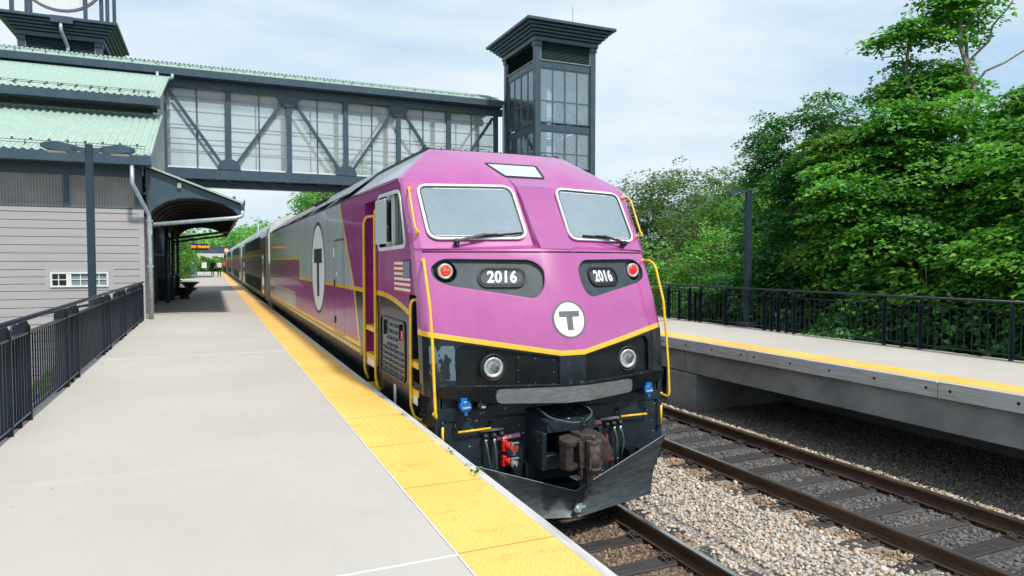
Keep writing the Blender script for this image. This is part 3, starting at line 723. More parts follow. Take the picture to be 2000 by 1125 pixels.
# T roundel
F = fframe(0, 2.23); F = (Vector((CXL, front(0, 2.23)[0].y - .006, 2.23)), Vector((1, 0, 0)), F[2], F[3])
RD = MB()
def roundel(cxp, zc, r, fn):
    pass
m = MB(); m.mat('white_decal'); 
def drape_disc(m, cx, cz, r0, r1, off):
    vs = []; n = 48
    for rr in (r0, r1):
        for k in range(n):
            a = 2 * math.pi * k / n; q, nn = front(cx + rr * math.cos(a), cz + rr * math.sin(a)); nn = nn if nn.y < 0 else -nn; vs.append(q + nn * off)
    m.add(vs, [(k, (k + 1) % n, n + (k + 1) % n, n + k) for k in range(n)])
def flat_patch(m, x0, x1, z0, z1, off, nx=24, nz=3):
    vs = [];
    for j in range(nz + 1):
        for i in range(nx + 1):
            q, nn = front(x0 + (x1 - x0) * i / nx, z0 + (z1 - z0) * j / nz); nn = nn if nn.y < 0 else -nn; vs.append(q + nn * off)
    m.add(vs, [(j * (nx + 1) + i, j * (nx + 1) + i + 1, (j + 1) * (nx + 1) + i + 1, (j + 1) * (nx + 1) + i) for j in range(nz) for i in range(nx)])
for r0, r1 in ((.001, .06), (.06, .12), (.12, .16), (.16, .187)): drape_disc(m, 0, 2.235, r0, r1, .004)
m.mat('grey_decal'); drape_disc(m, 0, 2.235, .185, .205, .005)
flat_patch(m, -.125, .125, 2.265, 2.325, .008); flat_patch(m, -.036, .036, 2.12, 2.266, .008, 8, 4)
m.build('roundel', LR)

# centre pillar between the windscreens
m = MB(); m.mat('pillar_paint')
a = [(.205, 6.935, 3.02), (.212, 7.18, 3.30), (.222, 7.42, 3.62), (.235, 7.58, 3.79), (.25, 7.775, 3.90)]
R1 = []
for w_, Y, z in a:
    bk = .16 if z < 3.9 else .05
    R1.append([lw(-w_, Y - .012, z), lw(w_, Y - .012, z), lw(w_ + .035, Y + bk, z - .01), lw(-w_ - .035, Y + bk, z - .01)])
m.loft(R1); m.build('centre_pillar', LR)

# windscreens
for s in (-1, 1):
    P0 = front(s * .30, 3.2)[0]; P1 = front(s * 1.35, 3.2)[0]; P2 = front(s * .85, 3.7)[0]
    n = (P1 - P0).cross(P2 - P0).normalized(); n = n if n.y < 0 else -n
    u = (P1 - P0).normalized() * s; v = n.cross(u); v = v if v.z > 0 else -v
    mid = (P0 + P1) / 2 + n * .012
    def uvw(dx, z):
        q = lw(dx, 0, z); t = (mid - q).dot(n) / n.y; q = q + Vector((0, t, 0)); d = q - mid; return (d.dot(u), d.dot(v))
    quad = [uvw(s * .262, 3.125), uvw(s * 1.375, 3.115), uvw(s * 1.395, 3.785), uvw(s * .278, 3.785)]
    if s < 0: quad = quad[::-1]
    out_ = rpoly(quad, .15, 7); inn = inset(out_, .029); inn2 = inset(out_, .045)
    fr_ = MB(); fr_.mat('white_frame').ring(out_, inn, .022, (mid, u, v, n)); f = fr_.build('windscreen_frame', LR)
    g = MB(); g.mat('black_rubber').ring(inset(out_, .024), inn2, .016, (mid, u, v, n)); g.build('seal', f)
    g = MB(); g.mat('windshield_glass').prism(inset(out_, .038), .008, (mid, u, v, n)); g.build('windscreen', LR)
    g = MB(); g.mat('vinyl_white')
    us = sorted(p[0] for p in inn2); 
    a0, a1 = us[0] + .14, us[-1] - .16
    top = uvw(s * .8, 3.735)[1]; bot = uvw(s * .8, 3.165)[1]
    g.box(0, 0.001, 0, .001, 0, .001) if False else None
    for zz in (top, bot): g.prism([(a0, zz - .004), (a1, zz - .004), (a1, zz + .004), (a0, zz + .004)], .002, (mid + n * .009, u, v, n))
    g.build('blind_edge', LR)
    # wiper
    wp = MB(); wp.mat('black_rubber')
    piv = mid + u * uvw(s * 1.08, 3.075)[0] + v * uvw(s * 1.08, 3.075)[1] + n * .05
    if s > 0: piv = mid + u * uvw(s * 1.13, 3.075)[0] + v * uvw(s * 1.13, 3.075)[1] + n * .05
    mid_arm = piv + u * (-s * .33) + v * .085 + n * .02; tip = piv + u * (-s * .62) + v * .11
    wp.lathe([(.035, -.05), (.035, .012), (.02, .03)], (piv, u, v, n), 12)
    wp.bar(piv + n * .012, mid_arm, .030, .014, n); wp.bar(mid_arm, mid_arm + (tip - mid_arm) * .5, .014, .012, n)
    b0 = piv + u * (-s * .17) + v * .06 - n * .012; b1 = piv + u * (-s * .76) + v * .125 - n * .012
    if s > 0: b0 = piv + u * (-s * .2) + v * .08 - n * .012; b1 = piv + u * (-s * .68) + v * .10 - n * .012
    wp.bar(b0, b1, .018, .012, n); wp.bar(b0 + n * .014, b1 + n * .014, .01, .02, n); wp.build('wiper', LR)

# brow window (top headlight glass)
P = [lw(-.266, 0, 3.925), lw(.266, 0, 3.925), lw(.36, 0, 4.135), lw(-.36, 0, 4.135)]
F = fframe(0, 4.03); o, u, v, n = F
def onF(dx, z, F):
    o, u, v, n = F; q = lw(dx, 0, z); q = q + Vector((0, (o - q).dot(n) / n.y, 0)); d = q - o; return (d.dot(u), d.dot(v))
q = [onF(-.266, 3.925, F), onF(.266, 3.925, F), onF(.36, 4.135, F), onF(-.36, 4.135, F)]
q = rpoly(q, .03, 3)
m = MB(); m.mat('black_rubber').ring(inset(q, -.018), inset(q, .012), .014, F); h = m.build('brow_window_seal', LR)
m = MB(); m.mat('mirror_white').prism(inset(q, .005), .006, F); m.build('brow_window', LR)

# number boxes, red marker lamps, headlights
for s in (-1, 1):
    F = fframe(s * .665, 2.712, -.045); o, u, v, n = F
    m = MB(); m.mat('black_rubber').ring(rrect(.545, .238, .115, 6), rrect(.505, .198, .095, 6), .020, F)
    m.ring(rrect(.490, .183, .088, 6), rrect(.462, .155, .075, 6), .012, F); m.box(0, 0, 0, 0, 0, 0) if False else None
    nb = m.build('number_board_frame', LR)
    m = MB(); m.mat('number_panel').prism(rrect(.47, .165, .08, 6), .006, F); nbp = m.build('number_board', LR)
    text('2016', .190, (o + n * .008, u, v, n), 'white_decal', 'number', nb, bold=.032, sx=.84, space=1.06)
    q, nn = front(s * 1.235, 2.765); q = q + Vector((0, .03, 0)); Fl = fr(q, (1, 0, 0), (0, 0, 1), (0, -1, .03))
    m = MB(); m.mat('chrome').smooth = True; m.lathe([(.088, -.09), (.088, .0), (.080, .008), (.058, .002), (.056, -.01)], Fl, 32); ml = m.build('marker_lamp', LR)
    m = MB(); m.mat('red_lens').smooth = True; m.lathe([(.058, -.02), (.058, .002), (.04, .010), (.0, .013)], Fl, 28)
    m.smooth = False; m.mat('amber_led')
    if s < 0:
        for i in range(5):
            m.prism(circ(.0042, 6, -.028 + i * .014, .026 - abs(i - 2) * .003), .0135, (Fl[0] + Fl[3] * .002, Fl[1], Fl[2], Fl[3])); m.prism(circ(.0042, 6, -.028 + i * .014, .008), .0135, (Fl[0] + Fl[3] * .002, Fl[1], Fl[2], Fl[3]))
        for i in range(4): m.prism(circ(.0042, 6, -.022 + i * .014, -.024), .0135, (Fl[0] + Fl[3] * .002, Fl[1], Fl[2], Fl[3]))
    m.build('red_lens', ml)
    q, nn = front(s * .855, 1.735); Fh = fr(q + Vector((0, .015, 0)), (1, 0, 0), (0, 0, 1), (0, -1, 0))
    m = MB(); m.mat('black_rubber').smooth = True; m.lathe([(.150, -.05), (.150, .02), (.135, .03), (.118, -.02)], Fh, 32); hl = m.build('headlight', LR)
    m = MB(); m.mat('chrome').smooth = True; m.lathe([(.112, -.05), (.112, .022), (.104, .030), (.074, .016), (.072, -.01), (.070, -.012)], Fh, 36); m.mat('lamp_glass'); m.lathe([(.0735, .006), (.06, -.004), (.04, -.010), (0.0, -.012)], Fh, 30); m.build('headlight_ring', hl)
    m = MB(); m.mat('lamp_glass').smooth = True; m.lathe([(.020, -.05), (.018, -.005), (.010, .003), (0, .004)], Fh, 20); m.smooth = False
    m.mat('grey_decal')
    for a in range(6):
        c, s2 = math.cos(a * math.pi / 3), math.sin(a * math.pi / 3); m.bar(Fh[0] + Fh[1] * c * .02 + Fh[2] * s2 * .02 + Fh[3] * -.01, Fh[0] + Fh[1] * c * .07 + Fh[2] * s2 * .07 + Fh[3] * -.005, .004)
    m.build('bulb', hl)
    m = MB(); m.mat('clear_glass').smooth = True; m.lathe([(.0735, .012), (.070, .018), (.04, .024), (0, .026)], Fh, 28); m.build('headlight_glass', hl)
# access panel left of centre
F = fframe(-.42, 1.70, -.030); pts = [(-.205, -.145), (.215, -.175), (.225, .125), (-.205, .16)]
m = MB(); m.mat('black_gloss').prism(rpoly(pts, .02, 3), .010, F)
m.mat('bare_steel')
for a, b in ((-.185, -.125), (.2, -.155), (.205, .105), (-.185, .14), (0, -.14), (0, .125), (-.19, .0), (.205, -.03)): m.prism(circ(.006, 8, a, b), .013, F)
m.build('access_panel', LR)

# bumper ledge and bare steel rub plate
m = MB(); m.mat('black_gloss'); out_p = []; 
xs = [-1.56, -1.50, -.86, -.14, .14, .86, 1.50, 1.56]
yy = [7.16, 6.95, 6.70, 6.48, 6.48, 6.70, 6.95, 7.16]
top = [lw(x, y, 1.535) for x, y in zip(xs, yy)]; bot = [lw(x, y, 1.445) for x, y in zip(xs, yy)]
deep = {2: 1.355, 3: 1.335, 4: 1.335, 5: 1.355}
for i in range(len(xs) - 1):
    a, b = top[i], top[i + 1]; za, zb = deep.get(i, 1.43), deep.get(i + 1, 1.43)
    c, d = Vector((a.x, a.y, za)), Vector((b.x, b.y, zb)); k = Vector((0, .25, 0))
    m.add([a, b, d, c, a + k, b + k, d + k, c + k], [(0, 1, 2, 3), (4, 7, 6, 5), (0, 4, 5, 1), (3, 2, 6, 7)])
m.build('bumper_ledge', LR)
m = MB(); m.mat('bare_steel')
prof = [(-.86, 1.43, 6.69), (-.845, 1.375, 6.685), (-.80, 1.36, 6.67), (-.14, 1.355, 6.455), (.14, 1.355, 6.455), (.80, 1.36, 6.67), (.845, 1.375, 6.685), (.86, 1.43, 6.69), (.85, 1.495, 6.685), (.81, 1.51, 6.672), (.14, 1.525, 6.455), (-.14, 1.525, 6.455), (-.81, 1.51, 6.672), (-.85, 1.495, 6.685)]
# three flat plates
def plate(pts): m.loft([[lw(a, c - .012, b) for a, b, c in pts], [lw(a, c + .01, b) for a, b, c in pts]])
plate([prof[i] for i in (0, 1, 2, 3, 11, 12, 13)]); plate([prof[3], prof[4], prof[10], prof[11]]); plate([prof[i] for i in (4, 5, 6, 7, 8, 9, 10)])
for x in (-.78, -.5, .5, .78, -.1, .1):
    for z in (1.385, 1.495):
        y = 6.455 if abs(x) < .14 else 6.455 + (abs(x) - .14) * .3258
        m.lathe([(.006, .0), (.006, .004)], fr(lw(x, y - .012, z), (1, 0, 0), (0, 0, 1), (0, -1, 0)), 8)
m.build('rub_plate', LR)

# front end plate below, with chips of paint showing
def chip():
    m_, t, b = new_mat('chipped_black'); vec, x, y, z = objpos(t)
    v = t.nodes.new('ShaderNodeTexVoronoi'); v.inputs['Scale'].default_value = 11; v.inputs['Randomness'].default_value = 1
    mp_ = t.nodes.new('ShaderNodeMapping'); mp_.inputs['Scale'].default_value = (1, 1, 1.6); t.links.new(vec, mp_.inputs[0]); t.links.new(mp_.outputs[0], v.inputs['Vector'])
    d = N(t, v.outputs['Distance']); sz = N(t, noise(t, vec, 3, 2)) * .50 - .165; hit = d.lt(sz)
    base = ramp(t, noise(t, vec, 3, 6, .65), (.3, (.007, .014, .020)), (.7, (.022, .038, .050)))
    t.links.new(mixc(t, hit, base, (.42, .42, .38)), b.inputs['Base Color']); b.inputs['Roughness'].default_value = .36
    bump(t, b, noise(t, vec, 9, 5), .15, .01)
chip()
m = MB(); m.mat('chipped_black')
m.loft([[lw(-1.40, 6.93, 1.30), lw(-.30, 6.90, 1.30), lw(-.30, 6.90, .36), lw(-1.40, 6.93, .36)], [lw(-1.40, 6.99, 1.30), lw(-.30, 6.96, 1.30), lw(-.30, 6.96, .36), lw(-1.40, 6.99, .36)]])
m.loft([[lw(1.40, 6.93, 1.30), lw(.36, 6.90, 1.30), lw(.36, 6.90, .36), lw(1.40, 6.93, .36)], [lw(1.40, 6.99, 1.30), lw(.36, 6.96, 1.30), lw(.36, 6.96, .36), lw(1.40, 6.99, .36)]])
m.box(CXL - .30, CXL + .36, 6.91, 6.95, 1.0, 1.30)
m.tube([lw(-1.40, 6.93, 1.16), lw(-.35, 6.90, 1.16)], .012, 8); m.tube([lw(.4, 6.90, 1.19), lw(1.40, 6.93, 1.19)], .012, 8)
for s in (-1, 1):
    m.box(CXL + s * 1.40, CXL + s * 1.46, 6.93, 7.6, .45, 1.44)
    m.add([lw(s * 1.38, 6.95, 1.44), lw(s * .8, 6.90, 1.44), lw(s * 1.0, 6.93, 1.30), lw(s * 1.38, 6.97, 1.30)], [(0, 1, 2, 3)])
m.build('end_plate', LR)
m = MB(); m.mat('dark_void').box(CXL - 1.38, CXL + 1.38, 7.4, 27.4, .45, 1.40); m.box(CXL - .29, CXL + .35, 6.97, 7.4, .36, 1.0); m.build('underframe', LR)
m = MB(); m.mat('black_steel').box(CXL - 1.38, CXL + 1.38, 6.94, 7.40, 1.305, 1.43); m.build('floor_beam', LR)
# plow
m = MB(); m.mat('plow_steel')
pt = [(-1.36, 6.70, .80), (-.02, 6.45, .37), (1.36, 6.70, .80)]; pb = [(-1.10, 6.64, .13), (0, 6.40, .10), (1.10, 6.64, .13)]
n = 14; A = []; B = []
def lerp(a, b, t): return tuple(a[i] + (b[i] - a[i]) * t for i in range(3))
cols = []
for i in range(2 * n + 1):
    t = i / n; a = lerp(pt[0], pt[1], t) if t <= 1 else lerp(pt[1], pt[2], t - 1); b = lerp(pb[0], pb[1], t) if t <= 1 else lerp(pb[1], pb[2], t - 1); cols.append((a, b))
rows = []
for j in range(7):
    f = j / 6; row = []
    for a, b in cols:
        q = lerp(a, b, f); row.append(lw(q[0], q[1] + .06 * math.sin(math.pi * f), q[2]))
    rows.append(row)
W = len(cols); vs = [p for r in rows for p in r]; vs += [p + Vector((0, .014, 0)) for p in vs]; k0 = 7 * W; fs = []
for j in range(6):
    for i in range(W - 1):
        q = (j * W + i, j * W + i + 1, (j + 1) * W + i + 1, (j + 1) * W + i); fs.append(q); fs.append(tuple(k0 + x for x in q[::-1]))
for i in range(W - 1): fs.append((i, i + 1, k0 + i + 1, k0 + i)); fs.append((6 * W + i, 6 * W + i + 1, k0 + 6 * W + i + 1, k0 + 6 * W + i))
for j in range(6): fs.append((j * W, (j + 1) * W, k0 + (j + 1) * W, k0 + j * W)); fs.append((j * W + W - 1, (j + 1) * W + W - 1, k0 + (j + 1) * W + W - 1, k0 + j * W + W - 1))
m.smooth = True; m.add(vs, fs); m.smooth = False; pw = m.build('plow', LR); shade_angle(pw, 20)
m = MB(); m.mat('bare_steel').tube([lw(a[0], a[1] + .004, a[2] + .002) for a, b in cols], .006, 6); m.build('plow_edge', pw)
m = MB(); m.mat('black_steel')
for x in (-.62, -.48, .86, 1.0): m.box(CXL + x - .008, CXL + x + .008, 6.72, 6.92, .40, .66)
m.box(CXL - .62, CXL - .48, 6.80, 6.815, .44, .66); m.box(CXL + .86, CXL + 1.0, 6.80, 6.815, .52, .68); m.box(CXL - .8, CXL + .8, 6.75, 6.8, .3, .36); m.build('plow_bracket', pw)

# coupler
m = MB(); m.mat('chipped_black')
m.loft([[lw(-.42, 6.92, 1.24), lw(.36, 6.92, 1.24), lw(.36, 6.92, 1.02), lw(-.42, 6.92, 1.02)], [lw(-.34, 6.50, 1.13), lw(.26, 6.50, 1.13), lw(.26, 6.50, 1.03), lw(-.34, 6.50, 1.03)]])
m.box(CXL - .40, CXL - .345, 6.50, 6.92, .62, 1.03, .006); m.box(CXL + .30, CXL + .35, 6.50, 6.92, .66, 1.03, .006); m.box(CXL - .345, CXL + .30, 6.58, 6.92, .60, .76, .01); m.build('coupler_pocket', LR)
cp = thing_part = None
m = MB(); m.mat('rust_iron')
m.box(CXL - .13, CXL + .13, 6.35, 6.95, .78, .99, .02)
m.loft([[lw(-.16, 6.42, 1.00), lw(.22, 6.42, 1.03), lw(.26, 6.42, .80), lw(.20, 6.42, .68), (lw(-.14, 6.42, .68))], [lw(-.12, 6.20, .99), lw(.16, 6.16, 1.00), lw(.18, 6.16, .82), lw(.13, 6.16, .70), lw(-.10, 6.20, .70)]])
# guard arm (left, curled) and knuckle (right)
def arm(z0, z1, P):
    m.loft([[lw(a, b, z0) for a, b in P], [lw(a, b, z1) for a, b in P]])
arm(.72, 1.00, [(-.13, 6.42), (-.24, 6.40), (-.31, 6.28), (-.30, 6.16), (-.24, 6.10), (-.225, 6.16), (-.235, 6.24), (-.17, 6.30), (-.10, 6.30)])
arm(.965, 1.02, [(-.13, 6.42), (-.25, 6.40), (-.325, 6.26), (-.30, 6.12), (-.19, 6.12), (-.15, 6.22), (-.05, 6.18), (0, 6.35)])
arm(.70, .745, [(-.13, 6.42), (-.25, 6.40), (-.30, 6.26), (-.26, 6.14), (-.15, 6.20), (0, 6.35)])
arm(1.0, 1.06, [(-.12, 6.40), (.16, 6.40), (.13, 6.20), (.02, 6.14), (-.10, 6.2)])
m.loft([[lw(.14, 6.34, 1.03), lw(.24, 6.34, 1.02), lw(.30, 6.34, .84), lw(.26, 6.34, .73), lw(.14, 6.34, .74)], [lw(.15, 6.16, .98), lw(.21, 6.14, .97), lw(.26, 6.12, .84), lw(.22, 6.14, .76), lw(.14, 6.16, .77)]])
arm(.50, .66, [(-.01, 6.32), (.07, 6.32), (.07, 6.22), (-.01, 6.22)]); m.loft([[lw(-.02, 6.34, .68), lw(.14, 6.34, .66), lw(.14, 6.2, .66), lw(-.02, 6.2, .68)], [lw(.02, 6.32, .60), lw(.06, 6.32, .60), lw(.06, 6.22, .60), lw(.02, 6.22, .60)]])
cpl = m.build('coupler', LR)
bv = cpl.modifiers.new('b', 'BEVEL'); bv.width = .008; bv.segments = 2; bv.limit_method = 'ANGLE'
m = MB(); m.mat('worn_iron').smooth = True
m.lathe([(.0, -.155), (.070, -.15), (.074, 0), (.074, .135), (.062, .15), (.062, .15)], fr(lw(.025, 6.15, .85), (1, 0, 0), (0, 1, 0), (0, 0, 1)), 20)
m.lathe([(.02, .15), (.024, .20), (.0, .21)], fr(lw(.025, 6.15, .85), (1, 0, 0), (0, 1, 0), (0, 0, 1)), 10); m.smooth = False
m.box(CXL - .045, CXL - .025, 6.10, 6.2, .72, .98, .004); m.lathe([(.085, -.01), (.085, .012)], fr(lw(.025, 6.15, .99), (1, 0, 0), (0, 1, 0), (0, 0, 1)), 14); m.lathe([(.085, -.01), (.085, .012)], fr(lw(.025, 6.15, .71), (1, 0, 0), (0, 1, 0), (0, 0, 1)), 14); m.build('knuckle', cpl)
m = MB(); m.mat('hose_rubber').tube([lw(-.40, 6.72, 1.30), lw(-.33, 6.45, 1.20), lw(-.1, 6.33, 1.15), lw(.08, 6.35, 1.17), lw(.20, 6.45, 1.23), lw(.10, 6.60, 1.32)], .012, 8, .08)
m.mat('black_steel')
for k, z in enumerate((1.17, 1.13, 1.09)):
    m.tube([lw(.0 + .022 * math.cos(a), 6.32 + (.022 * math.sin(a) if k % 2 else 0), z + (.03 * math.sin(a) if not k % 2 else .012 * math.cos(a))) for a in np.linspace(0, 2 * math.pi, 11)], .007, 6)
m.build('uncoupling_lever', LR)
# hoses
def hose(pts, ball, name='air_hose'):
    m = MB(); m.mat('black_rubber').smooth = True; m.lathe([(0, -.03), (.028, -.025), (.038, 0), (.028, .028), (0, .034)], fr(lw(*ball), (1, 0, 0), (0, 1, 0), (0, 0, 1)), 14); m.smooth = False
    if pts:
        m.mat('galvanised').tube([lw(*pts[0]), lw(pts[0][0], pts[0][1], pts[0][2] - .06)], .016, 8); m.mat('hose_rubber').tube([lw(*q) for q in pts], .0125, 8, .05)
    m.build(name, LR)
hose([(-.915, 6.84, .945), (-.905, 6.80, .78), (-.85, 6.78, .50)], (-.915, 6.85, .97))
hose([(-.815, 6.84, .945), (-.805, 6.82, .78), (-.80, 6.80, .50)], (-.815, 6.85, .97)); hose(None, (-.725, 6.85, .98))
hose([(.72, 6.84, .925), (.735, 6.80, .75), (.715, 6.80, .48)], (.715, 6.85, .955)); hose([(.805, 6.84, .925), (.83, 6.80, .75), (.775, 6.80, .50)], (.805, 6.85, .96)); hose(None, (.625, 6.85, .95))
m = MB(); m.mat('bare_steel').box(CXL - .97, CXL - .70, 6.86, 6.90, 1.02, 1.048, .003); m.box(CXL + .54, CXL + .81, 6.86, 6.90, 1.005, 1.035, .003); m.build('hose_rack', LR)
# a hose end hanging over the plow
m = MB(); m.mat('black_rubber').tube([lw(.16, 6.45, .58), lw(.09, 6.40, .36), lw(.02, 6.42, .24), lw(-.05, 6.38, .18)], .022, 8, .06); m.mat('galvanised').tube([lw(.0, 6.41, .235), lw(-.06, 6.38, .17)], .028, 8); m.bar(lw(.06, 6.38, .22), lw(-.06, 6.36, .205), .02); m.bar(lw(.01, 6.38, .26), lw(-.02, 6.36, .17), .02); m.build('dangling_hose', LR)
m = MB(); m.mat('chain_red').bar(lw(.24, 6.25, .72), lw(.30, 6.2, .77), .02); m.bar(lw(.28, 6.3, .93), lw(.285, 6.3, 1.0), .015); m.build('red_tag', LR)
# yellow grab bars
for s, x0, x1, z0, z1 in ((-1, -1.24, -.84, 1.045, 1.055), (1, .81, 1.20, 1.03, 1.03)):
    m = MB(); m.mat('black_steel').tube([lw(x0, 6.92, z0 + .09), lw(x0 - .02, 6.87, z0 + .08), lw(x0, 6.86, z0)], .012, 8, .03); m.tube([lw(x1, 6.92, z1 + .06), lw(x1, 6.87, z1 + .05), lw(x1, 6.86, z1)], .012, 8, .03)
    m.mat('yellow_paint').tube([lw(x0 + .01, 6.86, z0), lw(x1 - .01, 6.86, z1)], .0135, 8); m.build('grab_bar', LR)
    m = MB(); m.mat('black_steel').tube([lw(s * 1.36, 6.93, 1.18), lw(s * 1.40, 6.87, 1.16), lw(s * 1.40, 6.86, 1.0)], .013, 8, .03); m.tube([lw(s * 1.40, 6.86, .9), lw(s * 1.38, 6.92, .82)], .013, 8); m.mat('yellow_paint').tube([lw(s * 1.40, 6.86, 1.12), lw(s * 1.40, 6.86, .88)], .0145, 8); m.build('corner_grab_bar', LR)
# receptacles
for z, mt in ((.845, 'red_plastic'), (.675, 'galvanised')):
    m = MB(); m.mat('red_plastic').box(CXL - .725, CXL - .665, 6.82, 6.90, z - .055, z + .065, .006); m.tube([lw(-.68, 6.86, z + .01), lw(-.63, 6.78, z)], .045, 14)
    m.mat('bare_steel').lathe([(.052, 0), (.054, .012), (.05, .016)], fr(lw(-.615, 6.765, z - .01), (1, .25, 0), (0, 0, 1), (.25, -1, 0)), 18)
    m.mat(mt).lathe([(.034, .016), (.034, .019)], fr(lw(-.615, 6.765, z - .01), (1, .25, 0), (0, 0, 1), (.25, -1, 0)), 14)
    m.mat('bare_steel').box(CXL - .66, CXL - .56, 6.74, 6.77, z + .035, z + .055, .004); m.box(CXL - .63, CXL - .60, 6.755, 6.77, z - .09, z - .06); m.build('power_socket', LR)
m = MB(); m.mat('pink_sign').loft([[lw(-.77, 6.893, .90), lw(-.485, 6.885, .915), lw(-.485, 6.885, .965), lw(-.77, 6.893, .95)], [lw(-.77, 6.899, .90), lw(-.485, 6.891, .915), lw(-.485, 6.891, .965), lw(-.77, 6.899, .95)]]); ps = m.build('warning_sign', LR)
text('Danger 480 Volts', .036, fr(lw(-.625, 6.886, .934), (1, 0, .05), (0, 0, 1), (0, -1, 0)), 'white_decal', 'sign_text', ps, .02)
m = MB(); m.mat('pink_sign').box(CXL + .22, CXL + .56, 6.87, 6.885, .965, 1.015); m.build('warning_sign', LR)
# connector caps
for x, z, mt, tx, r in ((-1.16, 1.325, 'blue_cap', 'COMM', .066), (-.975, 1.325, 'black_rubber', 'MU', .060), (1.175, 1.33, 'blue_cap', 'COMM', .058)):
    m = MB(); y = 6.80 if abs(x) > 1.1 else 6.77
    m.mat(mt).smooth = True; m.lathe([(r, -.10), (r, 0), (r * .93, .010), (.0, .014)], FY(CXL + x, y, z), 24); m.smooth = False
    m.box(CXL + x - .016, CXL + x + .016, y - .012, y + .01, z - r - .022, z - r + .01); m.box(CXL + x - .05, CXL + x + .05, y + .01, y + .15, z - .02, z + r + .03)
    for k in (-.03, -.015, 0, .015, .03): m.box(CXL + x + k - .003, CXL + x + k + .003, y - .016, y, z + .02, z + r * .85)
    c = m.build('connector_cap', LR); text(tx, .030, fr(lw(x, y - .0145, z - .008), (1, 0, 0), (0, 0, 1), (0, -1, 0)), 'white_decal', 'cap_text', c, .02)

# ---- handrails (yellow)
def hrail(pts, knobs, name='handrail', r=.0165):
    m = MB(); m.mat('yellow_paint').tube([lw(*q) for q in pts], r, 10, .05)
    for k in knobs:
        m.smooth = True; m.lathe([(.0, -.03), (.026, -.028), (.028, .0), (.02, .02), (0, .024)], fr(lw(*k), (1, 0, 0), (0, 0, 1), (0, -1, 0)), 12); m.smooth = False
    return m.build(name, LR)
for s in (-1, 1):
    hrail([(s * 1.47, 7.86, 3.73), (s * 1.50, 7.77, 3.74), (s * 1.515, 7.72, 3.68), (s * 1.51, 7.49, 3.26), (s * 1.50, 7.42, 3.21), (s * 1.465, 7.52, 3.20)], [(s * 1.475, 7.86, 3.73), (s * 1.47, 7.52, 3.20)], 'windscreen_handrail', .0125)
    hrail([(s * 1.455, 7.36, 2.885), (s * 1.49, 7.24, 2.89), (s * 1.505, 7.15, 2.82), (s * 1.50, 6.97, 2.40), (s * 1.495, 6.90, 2.0), (s * 1.495, 6.85, 1.6), (s * 1.49, 6.82, 1.27), (s * 1.48, 6.83, 1.225), (s * 1.44, 6.95, 1.24)], [(s * 1.455, 7.36, 2.885), (s * 1.46, 6.94, 1.24)], 'nose_handrail', .0155)
    xo = s * 1.60
    hrail([(s * 1.45, 7.40, 2.44), (s * 1.56, 7.44, 2.45), (s * 1.575, 7.47, 2.38), (s * 1.575, 7.47, 1.24), (s * 1.55, 7.40, 1.12), (s * 1.48, 7.34, 1.10)], [], 'stair_handrail', .017)
    hrail([(s * 1.42, 9.80, 3.60), (s * 1.42, 9.80, 3.53), (s * 1.56, 9.92, 3.52), (s * 1.58, 9.97, 3.42), (s * 1.58, 9.97, 1.30), (s * 1.54, 9.92, 1.17)], [], 'door_handrail', .020)
    hrail([(s * 1.50, 9.27, 3.62), (s * 1.565, 9.27, 3.58), (s * 1.575, 9.27, 3.48), (s * 1.575, 9.27, 1.28), (s * 1.56, 9.19, 1.14), (s * 1.5, 9.17, 1.12)], [], 'door_handrail', .020)
    # steps
    for (y0, y1, zs) in ((7.22, 7.57, (1.75, 1.44, 1.05)), (9.34, 9.98, (1.95, 1.55, 1.10))):
        for z in zs:
            m = MB(); xo = 1.60 if z < 1.3 else 1.56
            m.mat('yellow_paint').box(CXL + s * 1.30, CXL + s * xo, y0, y1, z - .012, z + .008, .004); m.box(CXL + s * (xo - .012), CXL + s * xo, y0, y1, z - .06, z - .012)
            if z < 1.3 or z == 1.44 or z == 1.55: m.mat('white_decal').box(CXL + s * (xo - .008), CXL + s * (xo - .004), y0 + .05, y1 - .04, z - .16, z - .0605)
            m.build('step', LR)
    m = MB(); m.mat('black_steel').box(CXL + s * 1.18, CXL + s * 1.22, 7.15, 7.62, .8, 1.44); m.box(CXL + s * 1.22, CXL + s * 1.54, 7.57, 7.60, .98, 1.44); m.box(CXL + s * 1.1, CXL + s * 1.3, 9.3, 10.3, .9, 1.44); m.build('stairwell', LR)
    # side frame sill below body: dark glossy skirt + reflective blocks
    m = MB(); m.mat('side_black' if 'side_black' in MATS else 'black_gloss')
    m.box(CXL + s * 1.40, CXL + s * 1.535, 7.62, 9.26, .98, 1.435, .01); m.box(CXL + s * 1.36, CXL + s * 1.50, 10.08, 27.6, 1.05, 1.435, .01); m.box(CXL + s * 1.42, CXL + s * 1.56, 7.5, 27.6, .99, 1.03, .01); m.build('side_sill', LR)
    m = MB(); m.mat('yellow_paint')
    y = 10.45
    while y < 27.3:
        m.mat('yellow_paint').box(CXL + s * 1.5455, CXL + s * 1.5495, y, y + .16, 1.475, 1.535); m.mat('white_decal').box(CXL + s * 1.5455, CXL + s * 1.5495, y + .17, y + .27, 1.475, 1.535); y += .29
    m.build('reflective_strip', LR)
    m = MB(); m.mat('black_decal').box(CXL + s * 1.5455, CXL + s * 1.549, 10.55, 27.4, 1.445, 1.472); m.build('sill_edge', LR)
